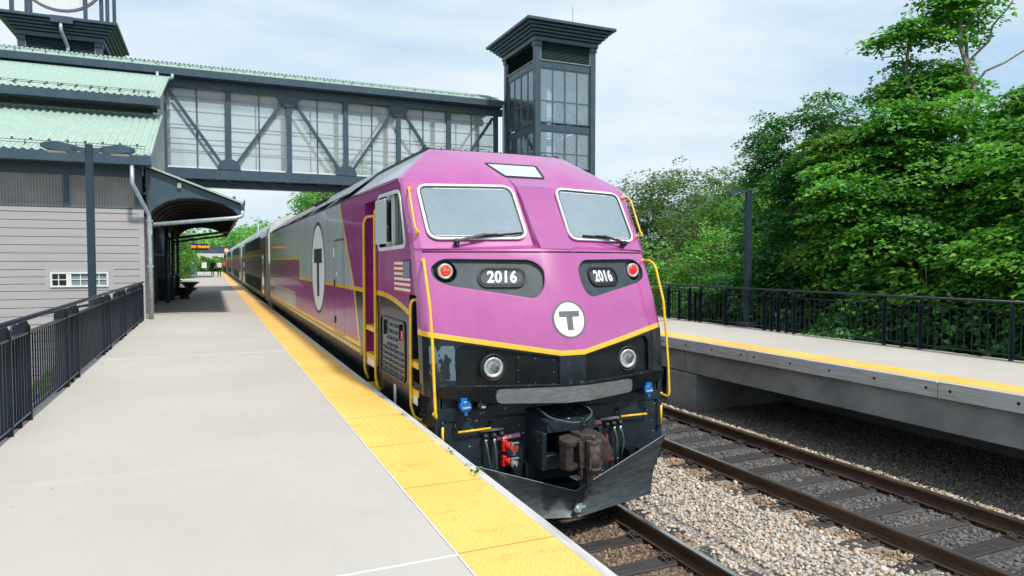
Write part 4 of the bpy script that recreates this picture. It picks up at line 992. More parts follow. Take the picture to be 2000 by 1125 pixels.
# ---- left and right side windows, mirror, flag, grille, doors
for s in (-1, 1):
    fx = 1.552
    F = fr(lw(s * fx, 0, 0), (0, 1, 0), (0, 0, 1), (s, 0, 0))
    W2 = rpoly([(9.15, 3.01), (7.71, 3.03), (7.99, 3.74), (9.15, 3.76)], .14)
    m = MB(); m.mat('white_frame').ring(W2, inset(W2, .045), .012, F); wf = m.build('side_window_frame', LR)
    m = MB(); m.mat('dark_glass').prism(inset(W2, .04), .004, fr(lw(s * 1.51, 0, 0), (0, 1, 0), (0, 0, 1), (s, 0, 0))); m.build('side_window', LR)
    m = MB(); m.mat('white_frame').box(CXL + s * 1.515, CXL + s * 1.55, 8.38, 8.42, 3.06, 3.70); m.build('window_bar', wf)
    m = MB(); m.mat('mirror_white').box(CXL + s * 1.585, CXL + s * 1.615, 8.50, 9.06, 3.10, 3.67, .01); mr = m.build('mirror', LR)
    m = MB(); m.mat('galvanised').box(CXL + s * 1.55, CXL + s * 1.60, 8.40, 8.50, 3.64, 3.70, .005); m.box(CXL + s * 1.55, CXL + s * 1.60, 8.40, 8.50, 3.07, 3.12, .005); m.build('mirror_bracket', mr)
    # flag
    m = MB(); m.mat('white_decal'); y0, y1, z0, z1 = 7.55, 8.29, 2.50, 2.90
    yl, yr = (y1, y0)  # canton toward the front
    for k in range(13):
        a = z0 + (z1 - z0) * k / 13; b = z0 + (z1 - z0) * (k + 1) / 13; m.mat('red_decal' if k % 2 == 0 else 'white_decal').prism([(y0, a), (y1, a), (y1, b), (y0, b)], .003, F)
    m.mat('blue_decal').prism([(y0, z0 + (z1 - z0) * 6 / 13), (y0 + .31, z0 + (z1 - z0) * 6 / 13), (y0 + .31, z1), (y0, z1)], .0045, F); m.mat('white_decal')
    for i in range(6):
        for j in range(5): m.prism(circ(.009, 5, y0 + .03 + i * .05, z0 + (z1 - z0) * 6 / 13 + .022 + j * .04), .006, F)
        if i < 5:
            for j in range(4): m.prism(circ(.009, 5, y0 + .055 + i * .05, z0 + (z1 - z0) * 6 / 13 + .042 + j * .04), .006, F)
    m.build('flag', LR)
    # louvred grille
    G = rpoly([(9.04, 1.42), (7.78, 1.44), (7.78, 2.17), (9.04, 2.17)], .1)
    m = MB(); m.mat('black_steel').ring(G, inset(G, .022), .012, F); g = m.build('grille', LR)
    m = MB(); m.mat('navy_steel')
    lay = [(2.08, (1, 2)), (1.995, (1, 2)), (1.91, (1, 2)), (1.825, (1, 2)), (1.765, (0, 1, 2, 3)), (1.695, (0, 1, 2, 3)), (1.625, (0, 1, 2, 3)), (1.555, (0, 1, 2, 3)), (1.49, (0, 1, 2, 3))]
    for z, cs in lay:
        for c in cs:
            yc = 8.84 - c * .275; a, b = yc - .085, yc + .085
            m.add([lw(s * 1.552, b, z + .024), lw(s * 1.552, a, z + .024), lw(s * 1.552, a - .01, z - .016), lw(s * 1.552, b + .01, z - .016), lw(s * 1.578, a + .01, z - .012), lw(s * 1.578, b - .01, z - .012)], [(0, 1, 4, 5), (1, 2, 4), (0, 5, 3), (2, 3, 5, 4)])
    m.build('louvre', g)
    m = MB(); m.mat('black_steel').box(CXL + s * 1.553, CXL + s * 1.575, 8.78, 8.82, 1.93, 2.12, .004); m.box(CXL + s * 1.553, CXL + s * 1.575, 7.99, 8.03, 1.93, 2.12, .004); m.build('grille_latch', g)
    m = MB(); m.mat('pink_sign').prism([(7.86, 1.95), (7.95, 1.95), (7.95, 2.05), (7.86, 2.05)], .013, F); m.mat('white_decal').prism([(8.30, 1.05), (8.42, 1.05), (8.42, 1.34), (8.30, 1.34)], .002, fr(lw(s * 1.536, 0, 0), (0, 1, 0), (0, 0, 1), (s, 0, 0))); m.build('notice', LR)
    # access door outline
    F0 = fr(lw(s * 1.546, 0, 0), (0, 1, 0), (0, 0, 1), (s, 0, 0))
    m = MB(); m.mat('black_decal'); D = [(12.75, 1.60), (11.76, 1.60), (11.76, 3.25), (12.75, 3.25)]
    for a, b in ((0, 1), (1, 2), (2, 3), (3, 0)):
        p, q = D[a], D[b]; m.bar(lw(s * 1.547, *p), lw(s * 1.547, *q), .005, .016)
    m.bar(lw(s * 1.55, 11.78, 3.255), lw(s * 1.55, 12.7, 3.255), .02, .02); m.build('engine_door', LR)
    m = MB(); m.mat('black_steel')
    for z in (1.75, 2.42): m.box(CXL + s * 1.546, CXL + s * 1.565, 12.70, 12.79, z, z + .12, .003)
    m.build('hinge', LR)
    m = MB(); m.mat('white_decal').prism([(12.78, 2.95), (12.93, 2.95), (12.93, 3.11), (12.78, 3.11)], .003, F0); m.prism([(12.5, 2.62), (12.62, 2.62), (12.62, 2.68), (12.5, 2.68)], .003, F0); m.build('notice', LR)
    # big oval roundel
    n_ = 56; el = lambda a, b: [(14.87 + a * math.cos(2 * math.pi * k / n_), 2.735 + b * math.sin(2 * math.pi * k / n_)) for k in range(n_)]
    m = MB(); m.mat('black_decal').prism(el(.99, .965), .003, F0); m.mat('white_decal').prism(el(.90, .895), .005, F0); m.mat('black_decal').prism([(14.30, 2.84), (15.44, 2.84), (15.44, 3.14), (14.30, 3.14)], .007, F0); m.prism([(14.71, 2.14), (15.03, 2.14), (15.03, 2.84), (14.71, 2.84)], .007, F0); m.build('side_roundel', LR)
    # door in its well
    m = MB(); m.mat('purple_trim').box(CXL + s * 1.345, CXL + s * 1.36, 9.34, 9.98, 1.75, 3.68, .005); dd = m.build('cab_door', LR)
    m = MB(); m.mat('dark_glass').box(CXL + s * 1.355, CXL + s * 1.364, 9.46, 9.86, 2.9, 3.5); m.build('pane', dd)
    # eave gutter strip
    m = MB(); m.mat('purple_trim').bar(lw(s * 1.555, 8.14, 3.865), lw(s * 1.555, 10.45, 3.885), .02, .03); m.mat('black_steel').bar(lw(s * 1.55, 10.45, 3.89), lw(s * 1.55, 27.7, 3.94), .014, .022); m.build('drip_rail', LR)
# roof: walkway hatches, fans, rail and horns
m = MB(); m.mat('black_steel')
m.tube([lw(x, 8.80, 4.372) for x in np.linspace(-.97, .97, 12)], .010, 6)
for x in np.linspace(-.95, .95, 12): m.lathe([(.012, 0), (.012, .014)], fr(lw(x, 8.80, 4.378), (1, 0, 0), (0, 1, 0), (0, 0, 1)), 8)
for s in (-1, 1):
    m.bar(lw(s * .985, 8.8, 4.36), lw(s * .975, 27.6, 4.395), .03, .04)
    for y in np.arange(9, 27, .45): m.lathe([(.012, 0), (.012, .02)], fr(lw(s * .985, y, 4.38), (1, 0, 0), (0, 1, 0), (0, 0, 1)), 6)
m.build('roof_edge_trim', LR)
m = MB(); m.mat('roof_silver')
for y in (11.5, 14.2, 17.0, 19.6, 22.3, 24.9):
    m.box(CXL - .9, CXL + .9, y, y + 2.2, 4.37, 4.42 , .02)
    for s in (-1, 1):
        # slanted roof hatches on the slope
        A = [lw(s * 1.52, y, 3.985), lw(s * 1.52, y + 2.3, 3.985), lw(s * 1.02, y + 2.3, 4.365), lw(s * 1.02, y, 4.365)]; nn = Vector((s * .6, 0, .8)) * .02
        m.loft([A, [q + nn for q in A]])
m.build('roof_hatch', LR)
for y in (15.5, 16.2, 16.9):
    for s in (-1, 1): m = MB(); m.mat('black_rubber').box(CXL + s * 1.20 - .10, CXL + s * 1.20 + .10, y, y + .5, 4.22, 4.29, .02); m.build('roof_vent', LR)
for dx, r in ((-.62, .14), (-.40, .17), (-.30, .14)):
    m = MB(); m.mat('black_rubber').smooth = True; m.lathe([(r, -.10), (r, .0), (r * .9, r * .35), (r * .6, r * .65), (0, r * .8)], fr(lw(dx, 11.0 + dx, 4.45), (1, 0, 0), (0, 1, 0), (0, 0, 1)), 20); m.build('roof_dome', LR)
# bogies
for yb in (11.3, 24.0):
    m = MB(); m.mat('black_steel')
    for s in (-1, 1): m.box(CXL + s * 1.05, CXL + s * 1.2, yb - 2, yb + 2, .45, .95, .03)
    b = m.build('bogie', LR)
    for dy in (-1.35, 1.35):
        m = MB(); m.mat('bare_steel').smooth = False
        for s in (-1, 1): m.lathe([(.5, 0), (.5, .13)], fr(lw(s * .7, yb + dy, .5), (0, 1, 0), (0, 0, 1), (s, 0, 0)), 28)
        m.build('wheel', b)

# ================================================================== COACHES
mat('coach_side', (.30, .33, .31), .13, .85, var=.12, vs=2)
def coach_paint():
    m, t, b = new_mat('coach_livery'); vec, x, y, z = objpos(t)
    c = mixc(t, z.gt(2.26) * z.lt(2.92), (.09, .125, .10), (.20, .02, .11)); c = mixc(t, (z - 3.16).abs().lt(.045), c, (.80, .10, .03))
    rib = (z * 9.0).op('FRACT'); t.links.new(c, b.inputs['Base Color']); b.inputs['Metallic'].default_value = .1; b.inputs['Roughness'].default_value = .38
    b.inputs['Specular IOR Level'].default_value = .25
coach_paint()
def coach_proto():
    r = thing('passenger_coach', (CXL, 0, 0), 'coach', 'train coach', 'coaches behind the locomotive'); LEN = 25.4
    def P(h): return [(-1.50, h), (1.50, h)]
    prof = [(-1.46, .55), (-1.52, 1.2), (-1.52, 3.9), (-1.44, 4.2), (-1.15, 4.55), (-.7, 4.72), (.7, 4.72), (1.15, 4.55), (1.44, 4.2), (1.52, 3.9), (1.52, 1.2), (1.46, .55)]
    m = MB(); m.mats = ['coach_livery', 'coach_white', 'roof_silver']; n = len(prof); A = [(CXL + a, 0, b) for a, b in prof]; B = [(CXL + a, LEN, b) for a, b in prof]
    v = A + B; m.add(v, [tuple(range(n))[::-1], tuple(range(n, 2 * n))]); m.m = [1, 1]
    for i in range(n):
        j = (i + 1) % n; m.f.append([i, j, n + j, n + i]); m.m.append(2 if i in (2, 3, 4, 5, 6, 7, 8) else 0); m.sm.append(False)
    m.build('body', r)
    m = MB(); m.mat('coach_white').loft([[(CXL - .9, -.55, .9), (CXL + .9, -.55, .9), (CXL + .9, -.55, 3.3), (CXL - .9, -.55, 3.3)], [(CXL - .9, 0, .9), (CXL + .9, 0, .9), (CXL + .9, 0, 3.3), (CXL - .9, 0, 3.3)]]); m.build('gangway', r)
    m = MB(); m.mat('coach_white').loft([[(CXL + a * 1.004, -.02, .55 + (b - .55) * 1.003) for a, b in prof], [(CXL + a * 1.004, 1.6, .55 + (b - .55) * 1.003) for a, b in prof]]) ; m.build('end_fairing', r)
    for s in (-1, 1):
        for (z0, z1) in ((3.42, 4.02), (1.45, 2.12)):
            for k in range(9):
                y = 5.0 + k * 1.72
                m = MB(); m.mat('black_rubber').box(CXL + s * 1.518, CXL + s * 1.532, y, y + 1.45, z0, z1, .004); wn = m.build('window', r)
                m = MB(); m.mat('dark_void').box(CXL + s * 1.525, CXL + s * 1.536, y + .06, y + 1.39, z0 + .06, z1 - .06); m.build('pane', wn)
        for y in (2.6, 21.6):
            m = MB(); m.mat('purple_trim').box(CXL + s * 1.515, CXL + s * 1.53, y, y + 1.25, 1.25, 3.15, .004); d = m.build('door', r)
            m = MB(); m.mat('dark_glass').box(CXL + s * 1.525, CXL + s * 1.535, y + .15, y + .55, 2.3, 3.0); m.box(CXL + s * 1.525, CXL + s * 1.535, y + .70, y + 1.1, 2.3, 3.0); m.build('pane', d)
        m = MB(); m.mat('galvanised').tube([(CXL + s * 1.56, .25, 1.3), (CXL + s * 1.56, .25, 3.2)], .02, 6); m.build('grab_rail', r); m = MB(); m.mat('galvanised').tube([(CXL + s * 1.56, 25.1, 1.3), (CXL + s * 1.56, 25.1, 3.2)], .02, 6); m.build('grab_rail', r)
    m = MB(); m.mat('dark_void').box(CXL - 1.2, CXL + 1.2, 1.2, LEN - 1.2, .12, .56); m.build('underframe', r)
    return r
CP = coach_proto()
for i, lb in enumerate(('silver double deck coach with purple band coupled directly behind the locomotive', 'second double deck coach behind the locomotive', 'third double deck coach beside the standing people', 'farthest double deck coach at the tail of the train')):
    c = CP if i == 0 else copy_tree(CP); c.location = (CXL, 28.7 + i * 26.2, 0); c['label'] = lb; c['category'] = 'train coach'

# ================================================================== STATION BUILDING
BX = -1.75; BY = 22.0
B = thing('station_building', (-6.5, BY, 0), 'grey clapboard station building with stepped mint green metal roofs behind the left railing', 'building')
def lap(m, p0, p1, z0, z1, nrm, step=.229, t=.03):
    """lapped boards between two plan points"""
    p0 = Vector(p0); p1 = Vector(p1); nrm = Vector(nrm); z = z0
    while z < z1 - .01:
        zt = min(z + step, z1); k = .022
        a = [p0 + nrm * (t + .004), p1 + nrm * (t + .004)]; 
        v = [Vector((a[0].x, a[0].y, z)), Vector((a[1].x, a[1].y, z))]
        v += [Vector((a[0].x, a[0].y, zt - k)), Vector((a[1].x, a[1].y, zt - k))]
        b = [p0 + nrm * .006, p1 + nrm * .006]; v += [Vector((b[0].x, b[0].y, zt - k + .006)), Vector((b[1].x, b[1].y, zt - k + .006)), Vector((b[0].x, b[0].y, zt)), Vector((b[1].x, b[1].y, zt))]
        v += [Vector((b[0].x, b[0].y, z)), Vector((b[1].x, b[1].y, z))]
        m.add(v, [(0, 1, 3, 2), (2, 3, 5, 4), (4, 5, 7, 6), (8, 9, 1, 0)]); z += step
m = MB(); m.mat('siding'); wx0, wx1, wz0, wz1 = -3.99, -2.62, 2.17, 2.58
lap(m, (-15, BY, 0), (-1.86, BY, 0), -.2, 2.08, (0, -1, 0)); lap(m, (-15, BY, 0), (wx0 - .12, BY, 0), 2.08, 2.66, (0, -1, 0), .193); lap(m, (wx1 + .12, BY, 0), (-1.86, BY, 0), 2.08, 2.66, (0, -1, 0), .193)
lap(m, (-15, BY, 0), (-1.86, BY, 0), 2.66, 4.22, (0, -1, 0), .223)
lap(m, (BX, BY + .1, 0), (BX, 25.2, 0), 1.28, 4.2, (1, 0, 0)); m.box(-15, -1.8, BY + .002, BY + .2, -.2, 4.3); m.box(-2.0, BX + .002, BY + .2, 25.2, .9, 4.2); m.build('siding_wall', B)
m = MB(); m.mat('siding').box(-1.86, BX + .03, BY - .04, BY + .10, .9, 4.33, .004); m.box(-15, -1.86, BY - .045, BY, 4.22, 4.33); m.box(wx0 - .12, wx1 + .12, BY - .034, BY, 2.08, 2.165); m.box(wx0 - .12, wx1 + .12, BY - .034, BY, 2.585, 2.66); m.box(wx0 - .12, wx0, BY - .034, BY, 2.165, 2.585); m.box(wx1, wx1 + .12, BY - .034, BY, 2.165, 2.585); m.build('trim_board', B)
m = MB(); m.mat('vinyl_white')
o_ = [(wx0, wz0), (wx1, wz0), (wx1, wz1), (wx0, wz1)]
def rect(m, x0, x1, z0, z1, y0, y1, w_): 
    m.box(x0, x1, y0, y1, z0, z0 + w_); m.box(x0, x1, y0, y1, z1 - w_, z1); m.box(x0, x0 + w_, y0, y1, z0 + w_, z1 - w_); m.box(x1 - w_, x1, y0, y1, z0 + w_, z1 - w_)
rect(m, wx0, wx1, wz0, wz1, BY - .07, BY + .0, .045); xm = (wx0 + wx1) / 2
m.box(-3.62, -3.50, BY - .062, BY, wz0 + .045, wz1 - .045)
for x in (-3.80, -3.29, -3.05, -2.85): m.box(x - .010, x + .010, BY - .045, BY - .02, wz0 + .045, wz1 - .045)
m.box(wx0 + .045, wx1 - .045, BY - .044, BY - .02, 2.365, 2.385); wf = m.build('window', B)
m = MB(); m.mat('dark_glass').box(wx0 + .04, -3.62, BY - .018, BY - .01, wz0 + .04, wz1 - .04); m.mat('shade_blind').box(-3.50, wx1 - .04, BY - .018, BY - .01, wz0 + .04, wz1 - .04); m.build('pane', wf)
# clerestory
m = MB(); m.mat('navy_steel'); m.box(-15, BX, BY - .02, BY + .15, 5.24, 5.62); m.box(-1.93, BX, BY - .03, BY + .15, 4.33, 5.24); m.box(-15, -1.93, BY - .02, BY + .1, 4.33, 4.37)
for x in (-3.58, -6.3, -9.0, -11.7): m.box(x - .06, x + .06, BY - .02, BY + .1, 4.37, 5.24)
m.box(-2.05, -1.80, BY - .05, BY - .02, 5.18, 5.50); m.build('clerestory_frame', B)
for x0, x1 in ((-3.52, -1.93), (-6.24, -3.64), (-8.94, -6.36), (-11.64, -9.06)):
    m = MB(); m.mat('ribbed_panel').box(x0, x1, BY + .03, BY + .05, 4.37, 5.24); m.build('clerestory_panel', B)
# roofs
def corr(m, x0, x1, ya, za, yb, zb, pitch=.20, amp=.028, rot=False):
    n = int((x1 - x0) / pitch * 6); L0 = []; L1 = []; d = Vector((0, yb - ya, zb - za)); nn = Vector((0, -d.z, d.y)).normalized()
    for i in range(n + 1):
        x = x0 + (x1 - x0) * i / n; a = amp * math.cos(2 * math.pi * x / pitch)
        L0.append(Vector((x, ya, za)) + nn * a); L1.append(Vector((x, yb, zb)) + nn * a)
    sm = m.smooth; m.smooth = True; k = n + 1; th = nn * -.012
    m.add(L0 + L1 + [p + th for p in L0] + [p + th for p in L1], [(i, i + 1, k + i + 1, k + i) for i in range(n)] + [(2 * k + i + 1, 2 * k + i, 3 * k + i, 3 * k + i + 1) for i in range(n)] + [(i, i + 1, 2 * k + i + 1, 2 * k + i) for i in range(n)]); m.smooth = sm
def snow(m, x0, x1, ya, za, yb, zb, dots=True):
    d = (Vector((0, yb - ya, zb - za))).normalized(); nn = Vector((0, -d.z, d.y))
    for f, h in ((.25, .10), (.42, .13)):
        a = Vector((x0, ya, za)) + d * f + nn * h; b = Vector((x1, ya, za)) + d * f + nn * h; m.tube([a, b], .009, 5)
    x = x1 - .5
    while x > x0:
        p = Vector((x, ya, za)) + d * .25; m.bar(p, p + nn * .14 + d * .17, .02); m.bar(p + d * .17, p + nn * .15 + d * .17, .02); x -= 1.15
def snow_dots(m, x0, x1, ya, za, yb, zb, f, dx):
    d = (Vector((0, yb - ya, zb - za))).normalized(); nn = Vector((0, -d.z, d.y)); x = x1 - .4
    while x > x0:
        p = Vector((x, ya, za)) + d * f + nn * .03; m.box(p.x - .03, p.x + .03, p.y - .03, p.y + .03, p.z - .02, p.z + .05, .008); x -= dx
RX = -1.47
for (x0, ya, za, yb, zb) in ((-15, 21.35, 5.80, 26.6, 7.86), (-15, 25.9, 8.36, 31.7, 10.42)):
    m = MB(); m.mat('mint_roof'); corr(m, x0, RX, ya, za, yb, zb); d = Vector((0, yb - ya, zb - za)); 
    m.box(x0, RX + .02, yb - .02, yb + .25, zb - .05, zb + .05); m.bar((RX, ya, za), (RX, yb, zb), .035, .09, (0, 0, 1)); rf = m.build('roof', B)
    m = MB(); m.mat('navy_steel'); snow(m, x0, RX - .15, ya, za, yb, zb); snow_dots(m, x0, RX, ya, za, yb, zb, .9, .42); snow_dots(m, x0, RX, ya, za, yb, zb, .55, .42) if ya > 24 else None; m.build('snow_guard', rf)
    m = MB(); m.mat('navy_steel').box(x0, RX, ya - .12, ya + .02, za - .30, za - .035, .01); m.box(x0, RX - .02, ya + .02, ya + .7, za - .26, za - .20); m.build('gutter', rf)
m = MB(); m.mat('siding')
# gable side wall under both roofs
v = [(BX, BY + .1, 5.3), (BX, BY + .1, 5.75), (BX, 26.6, 7.55), (BX, 31.6, 9.95), (BX, 37, 9.95), (BX, 37, 5.3)]
yy_ = BY + .1; z = 5.3
lapm = MB(); lapm.mat('siding')
zz = 5.3
while zz < 9.9:
    z1 = zz + .2
    # start Y where the roof line clears this board
    if z1 < 5.85: ys = BY + .1
    elif z1 < 7.75: ys = 21.5 + (z1 - 5.72) / 2.06 * 5.25
    elif z1 < 8.2: ys = 26.5
    else: ys = 26.1 + (z1 - 8.2) / 2.06 * 5.8
    if ys < 37: lap(lapm, (BX, ys, 0), (BX, 32.4, 0), zz, z1, (1, 0, 0), .2)
    zz = z1
lapm.box(-1.9, BX + .001, 26.8, 32.4, 5.3, 7.7); lapm.build('gable_wall', B)
m = MB(); m.mat('navy_steel').box(-15, BX, 26.62, 26.9, 7.6, 8.35); m.mat('dark_void').box(-15, BX - .01, 31.9, 32.1, 9.2, 10.3); m.box(-15, -1.9, 22.3, 37, 5.2, 5.3); m.build('roof_wall', B)
m = MB()
for k in range(6): m.mat('dark_glass').box(-14 + k * 2.1, -12.1 + k * 2.1, 26.60, 26.615, 7.98, 8.22)
m.build('clerestory_window', B)
# storefront recess along the platform
m = MB(); m.mat('navy_steel').box(-2.22, -2.1, 25.2, 42, 1.22, 4.75); 
for k in range(12): m.box(-2.09, -2.0, 25.3 + k * 1.45, 25.4 + k * 1.45, 1.22, 4.2)
m.box(-2.09, -2.02, 25.2, 42, 3.1, 3.2); m.box(-2.09, -2.02, 25.2, 42, 1.22, 1.45); m.build('storefront_frame', B)
m = MB(); m.mat('dark_glass').box(-2.07, -2.055, 25.4, 42, 1.45, 4.1); m.build('storefront_glass', B)
m = MB(); m.mat('concrete_grey').box(-1.95, -1.60, 22.0, 22.5, 1.0, 1.36, .01); m.box(-2.45, -1.85, 25.3, 26.4, 1.2, 1.5, .01); m.box(-2.4, -1.95, 27.5, 28.6, 1.2, 1.42, .01); m.build('kerb_block', B)
m = MB(); m.mat('galvanised').tube([(-1.93, 21.30, 5.52), (-1.93, 21.28, 5.00), (-1.58, 21.85, 4.18), (-1.57, 21.88, 3.0), (-1.57, 21.90, 1.24)], .055, 12, .06)
m.box(-1.65, -1.49, 21.86, 22.04, 4.0, 4.05); m.box(-1.64, -1.50, 21.84, 22.0, 2.7, 2.75); m.box(-1.63, -1.51, 21.82, 22.0, 3.62, 3.95, .01); m.build('downspout', B)
# ---- canopy
K = thing('platform_canopy', (-.4, 31, 1.2), 'long barrel arched dark canopy with pale green roof edge sheltering the platform', 'canopy')
CY0, CY1 = 22.0, 41.5
top = [(-1.72, 5.60), (.86, 4.60)]
arc = [(.80, 4.22), (.62, 4.43), (.35, 4.58), (0, 4.68), (-.4, 4.72), (-.8, 4.70), (-1.15, 4.60), (-1.45, 4.40), (-1.66, 4.10)]
for y0, y1 in ((CY0, CY0 + .10), (CY1 - .1, CY1)):
    m = MB(); m.mat('navy_steel'); P = [(-1.72, 5.55), (.80, 4.57)] + arc + [(-1.72, 4.1)]
    # split into quads so the concave outline fills cleanly
    a = [Vector((x, y0, z)) for x, z in arc]; tp = [Vector((x, y0, 5.55 + (x + 1.72) / 2.52 * -.98)) for x, z in arc]
    for i in range(len(arc) - 1):
        q = [a[i], a[i + 1], tp[i + 1], tp[i]]; m.loft([q, [p + Vector((0, y1 - y0, 0)) for p in q]])
    m.build('end_fascia', K)
m = MB(); m.mat('mint_roof'); n = 96; 
L0 = []; L1 = []
for i in range(n + 1):
    y = CY0 - .12 + (CY1 - CY0 + .2) * i / n; a = .018 * (1 if i % 2 else -1); L0.append((-1.74, y, 5.62 + a)); L1.append((.88, y, 4.62 + a))
m.add(L0 + L1, [(i, i + 1, n + 2 + i, n + 1 + i) for i in range(n)]); m.bar((-1.70, CY0 - .13, 5.60), (.90, CY0 - .13, 4.60), .03, .055); m.build('roof', K)
m = MB(); m.mat('dark_deck' if 'dark_deck' in MATS else 'navy_steel'); m.smooth = True
m.loft([[(x, CY0 + .1, z + .03) for x, z in arc], [(x, CY1 - .1, z + .03) for x, z in arc]], cap=False, closed=False); m.build('soffit', K)
for k in range(1, 14):
    y = CY0 + k * 1.42; m = MB(); m.mat('dark_deck')
    m.loft([[(x, y, z + .025) for x, z in arc], [(x, y, z - .05) for x, z in arc], [(x, y + .07, z - .05) for x, z in arc], [(x, y + .07, z + .025) for x, z in arc]], cap=False, closed=False); m.build('rib', K)
m = MB(); m.mat('navy_steel').box(.80, .95, CY0 - .02, CY1, 4.40, 4.56, .01); m.add([(.87, CY0 - .02, 4.56), (.97, CY0 - .02, 4.56), (.96, CY0 - .02, 4.74), (.87, CY0 + .12, 4.56), (.97, CY0 + .12, 4.56), (.96, CY0 + .12, 4.74)], [(0, 1, 2), (3, 5, 4), (0, 2, 5, 3), (1, 4, 5, 2), (0, 3, 4, 1)]); m.box(.62, .70, CY0 - .05, CY0 + .05, 4.70, 4.80); m.build('gutter', K)
m = MB(); m.mat('wood_brown').box(.72, .80, CY0 + .15, CY1 - .2, 4.18, 4.26); m.build('edge_board', K)
m = MB(); m.mat('galvanised').tube([(.88, CY0 + .05, 4.42), (.88, CY0 + .05, 4.23), (.70, CY0 + .02, 4.17), (-1.50, CY0 - .03, 3.92)], .058, 12, .05); m.build('drain_pipe', K)
for k in (1, 2): 
    y = CY0 + 4.9 * k + 3.5
    m = MB(); m.mat('navy_steel').tube([(.84, y, 4.3), (.70, y, 4.1), (-1.62, y, 3.75)], .05, 8, .05); m.build('tie_pipe', K)
for y in (30.4, 35.2, 40.2):
    m = MB(); m.mat('navy_steel').tube([(-1.60, y, 1.22), (-1.60, y, 4.3)], .075, 14); m.lathe([(.12, 0), (.12, .03)], fr((-1.60, y, 1.22), (1, 0, 0), (0, 1, 0), (0, 0, 1)), 14); m.build('post', K)
m = MB(); m.mat('light_sign' if 'light_sign' in MATS else 'galvanised').box(-1.72, -1.30, CY0 + .1, CY0 + .25, 4.78, 4.84); m.box(-.85, -.75, CY0 - .08, CY0, 4.98, 5.12); m.build('bracket', K)
# ================================================================== FOOTBRIDGE
G = thing('footbridge', (6, 39, 0), 'enclosed steel truss footbridge with green roof crossing high above the train', 'footbridge')
FYr, BYr = 37.7, 40.8
posts = [-4.9, -2.0, .92, 3.85, 6.78, 9.68, 12.62, 15.55]
def curve_z(x): return 0
for yf, nm in ((FYr, 'near'), (BYr, 'far')):
    m = MB(); m.mat('navy_steel').box(-8, 15.95, yf - .13, yf + .13, 7.0, 7.50, .01); m.build('bottom_chord', G)
    m = MB(); m.mat('navy_steel').box(-8, 15.95, yf - .13, yf + .13, 11.45, 11.85, .01); m.build('top_chord', G)
    for x in posts:
        m = MB(); m.mat('navy_steel').box(x - .13, x + .13, yf - .11, yf + .11, 7.50, 11.45, .01); m.build('truss_post', G)
    pr_ = [(-2.0, 11.30, .92, 7.62), (3.85, 11.30, .92, 7.62), (3.85, 11.30, 6.78, 7.62), (9.68, 11.30, 6.78, 7.62), (9.68, 11.30, 12.62, 7.62), (15.55, 11.30, 12.62, 7.62)]
    for a, b, c, d in pr_:
        s_ = 1 if c > a else -1; m = MB(); m.mat('navy_steel').bar((a + s_ * .2, yf - .02, b), (c - s_ * .22, yf - .02, d), .14, .16, (0, 1, 0)); m.build('diagonal', G)
    for x, z, up in ((.92, 7.50, 1), (6.78, 7.50, 1), (12.62, 7.50, 1), (3.85, 11.45, -1), (9.68, 11.45, -1)):
        m = MB(); m.mat('navy_steel'); P = [(x + .55 * math.cos(a), z + up * .55 * math.sin(a)) for a in np.linspace(0, math.pi, 13)]
        m.prism([(p[0], p[1]) for p in P], .03, fr((0, yf - .13, 0), (1, 0, 0), (0, 0, 1), (0, -1, 0))); m.build('gusset_plate', G)
gy = FYr + .22
for i in range(len(posts) - 1):
    x0, x1 = posts[i] + .13, posts[i + 1] - .13; xm = (x0 + x1) / 2
    for yy, sg in ((FYr + .16, 1), (BYr - .16, -1)):
        for a, b in ((x0, xm - .03), (xm + .03, x1)):
            m = MB(); m.mat('bridge_glass' if sg > 0 else 'clear_glass').box(a, b, yy, yy + .02, 7.62, 11.45); m.build('glazing', G)
        m = MB(); m.mat('galvanised' if 0 else 'mullion_grey' if 'mullion_grey' in MATS else 'navy_steel')
        m.box(xm - .035, xm + .035, yy - .03, yy + .05, 7.55, 11.45); m.build('mullion', G)
        m = MB(); m.mat('mullion_light')
        if sg < 0: continue
        for z in (8.30, 8.98, 9.66, 10.34, 11.02): m.box(x0, x1, yy - .025, yy + .045, z - .022, z + .022)
        m.build('glazing_bars', G); m = MB(); m.mat('vinyl_white').box(x0, x1, yy - .02, yy + .04, 7.52, 7.61); m.build('sill', G)
m = MB(); m.mat('galvanised').tube([(-8, 38.15, 8.75), (15.9, 38.15, 8.75)], .03, 6); m.tube([(-8, 40.35, 8.75), (15.9, 40.35, 8.75)], .03, 6); m.tube([(-8, 40.35, 9.9), (15.9, 40.35, 9.9)], .04, 6); m.build('inner_handrail', G)
m = MB(); m.mat('concrete_grey').box(-8, 15.9, FYr + .13, BYr - .13, 7.30, 7.48); m.mat('navy_steel')
for i in range(len(posts) - 1):
    x0, x1 = posts[i], posts[i + 1]; m.bar((x0, FYr + .1, 7.12), (x1, BYr - .1, 7.12), .12, .12); m.bar((x0, BYr - .1, 7.10), (x1, FYr + .1, 7.10), .12, .12); m.box(x0 - .1, x0 + .1, FYr, BYr, 7.02, 7.3)
m.box(-8, 15.9, 39.0, 39.5, 6.72, 7.05); m.build('deck', G)
m = MB(); m.mat('mint_roof'); corr(m, -12, 15.75, 37.05, 12.22, 39.25, 13.0, .2, .03); corr(m, -12, 15.75, 41.45, 12.22, 39.25, 13.0, .2, .03); rf = m.build('roof', G)
m = MB(); m.mat('navy_steel').box(-12, 15.8, 36.93, 37.10, 11.85, 12.20, .01); m.box(-12, 15.8, 41.40, 41.55, 11.85, 12.20); m.box(-12, 15.8, 37.1, 41.4, 11.86, 11.92); m.build('eave_gutter', rf)
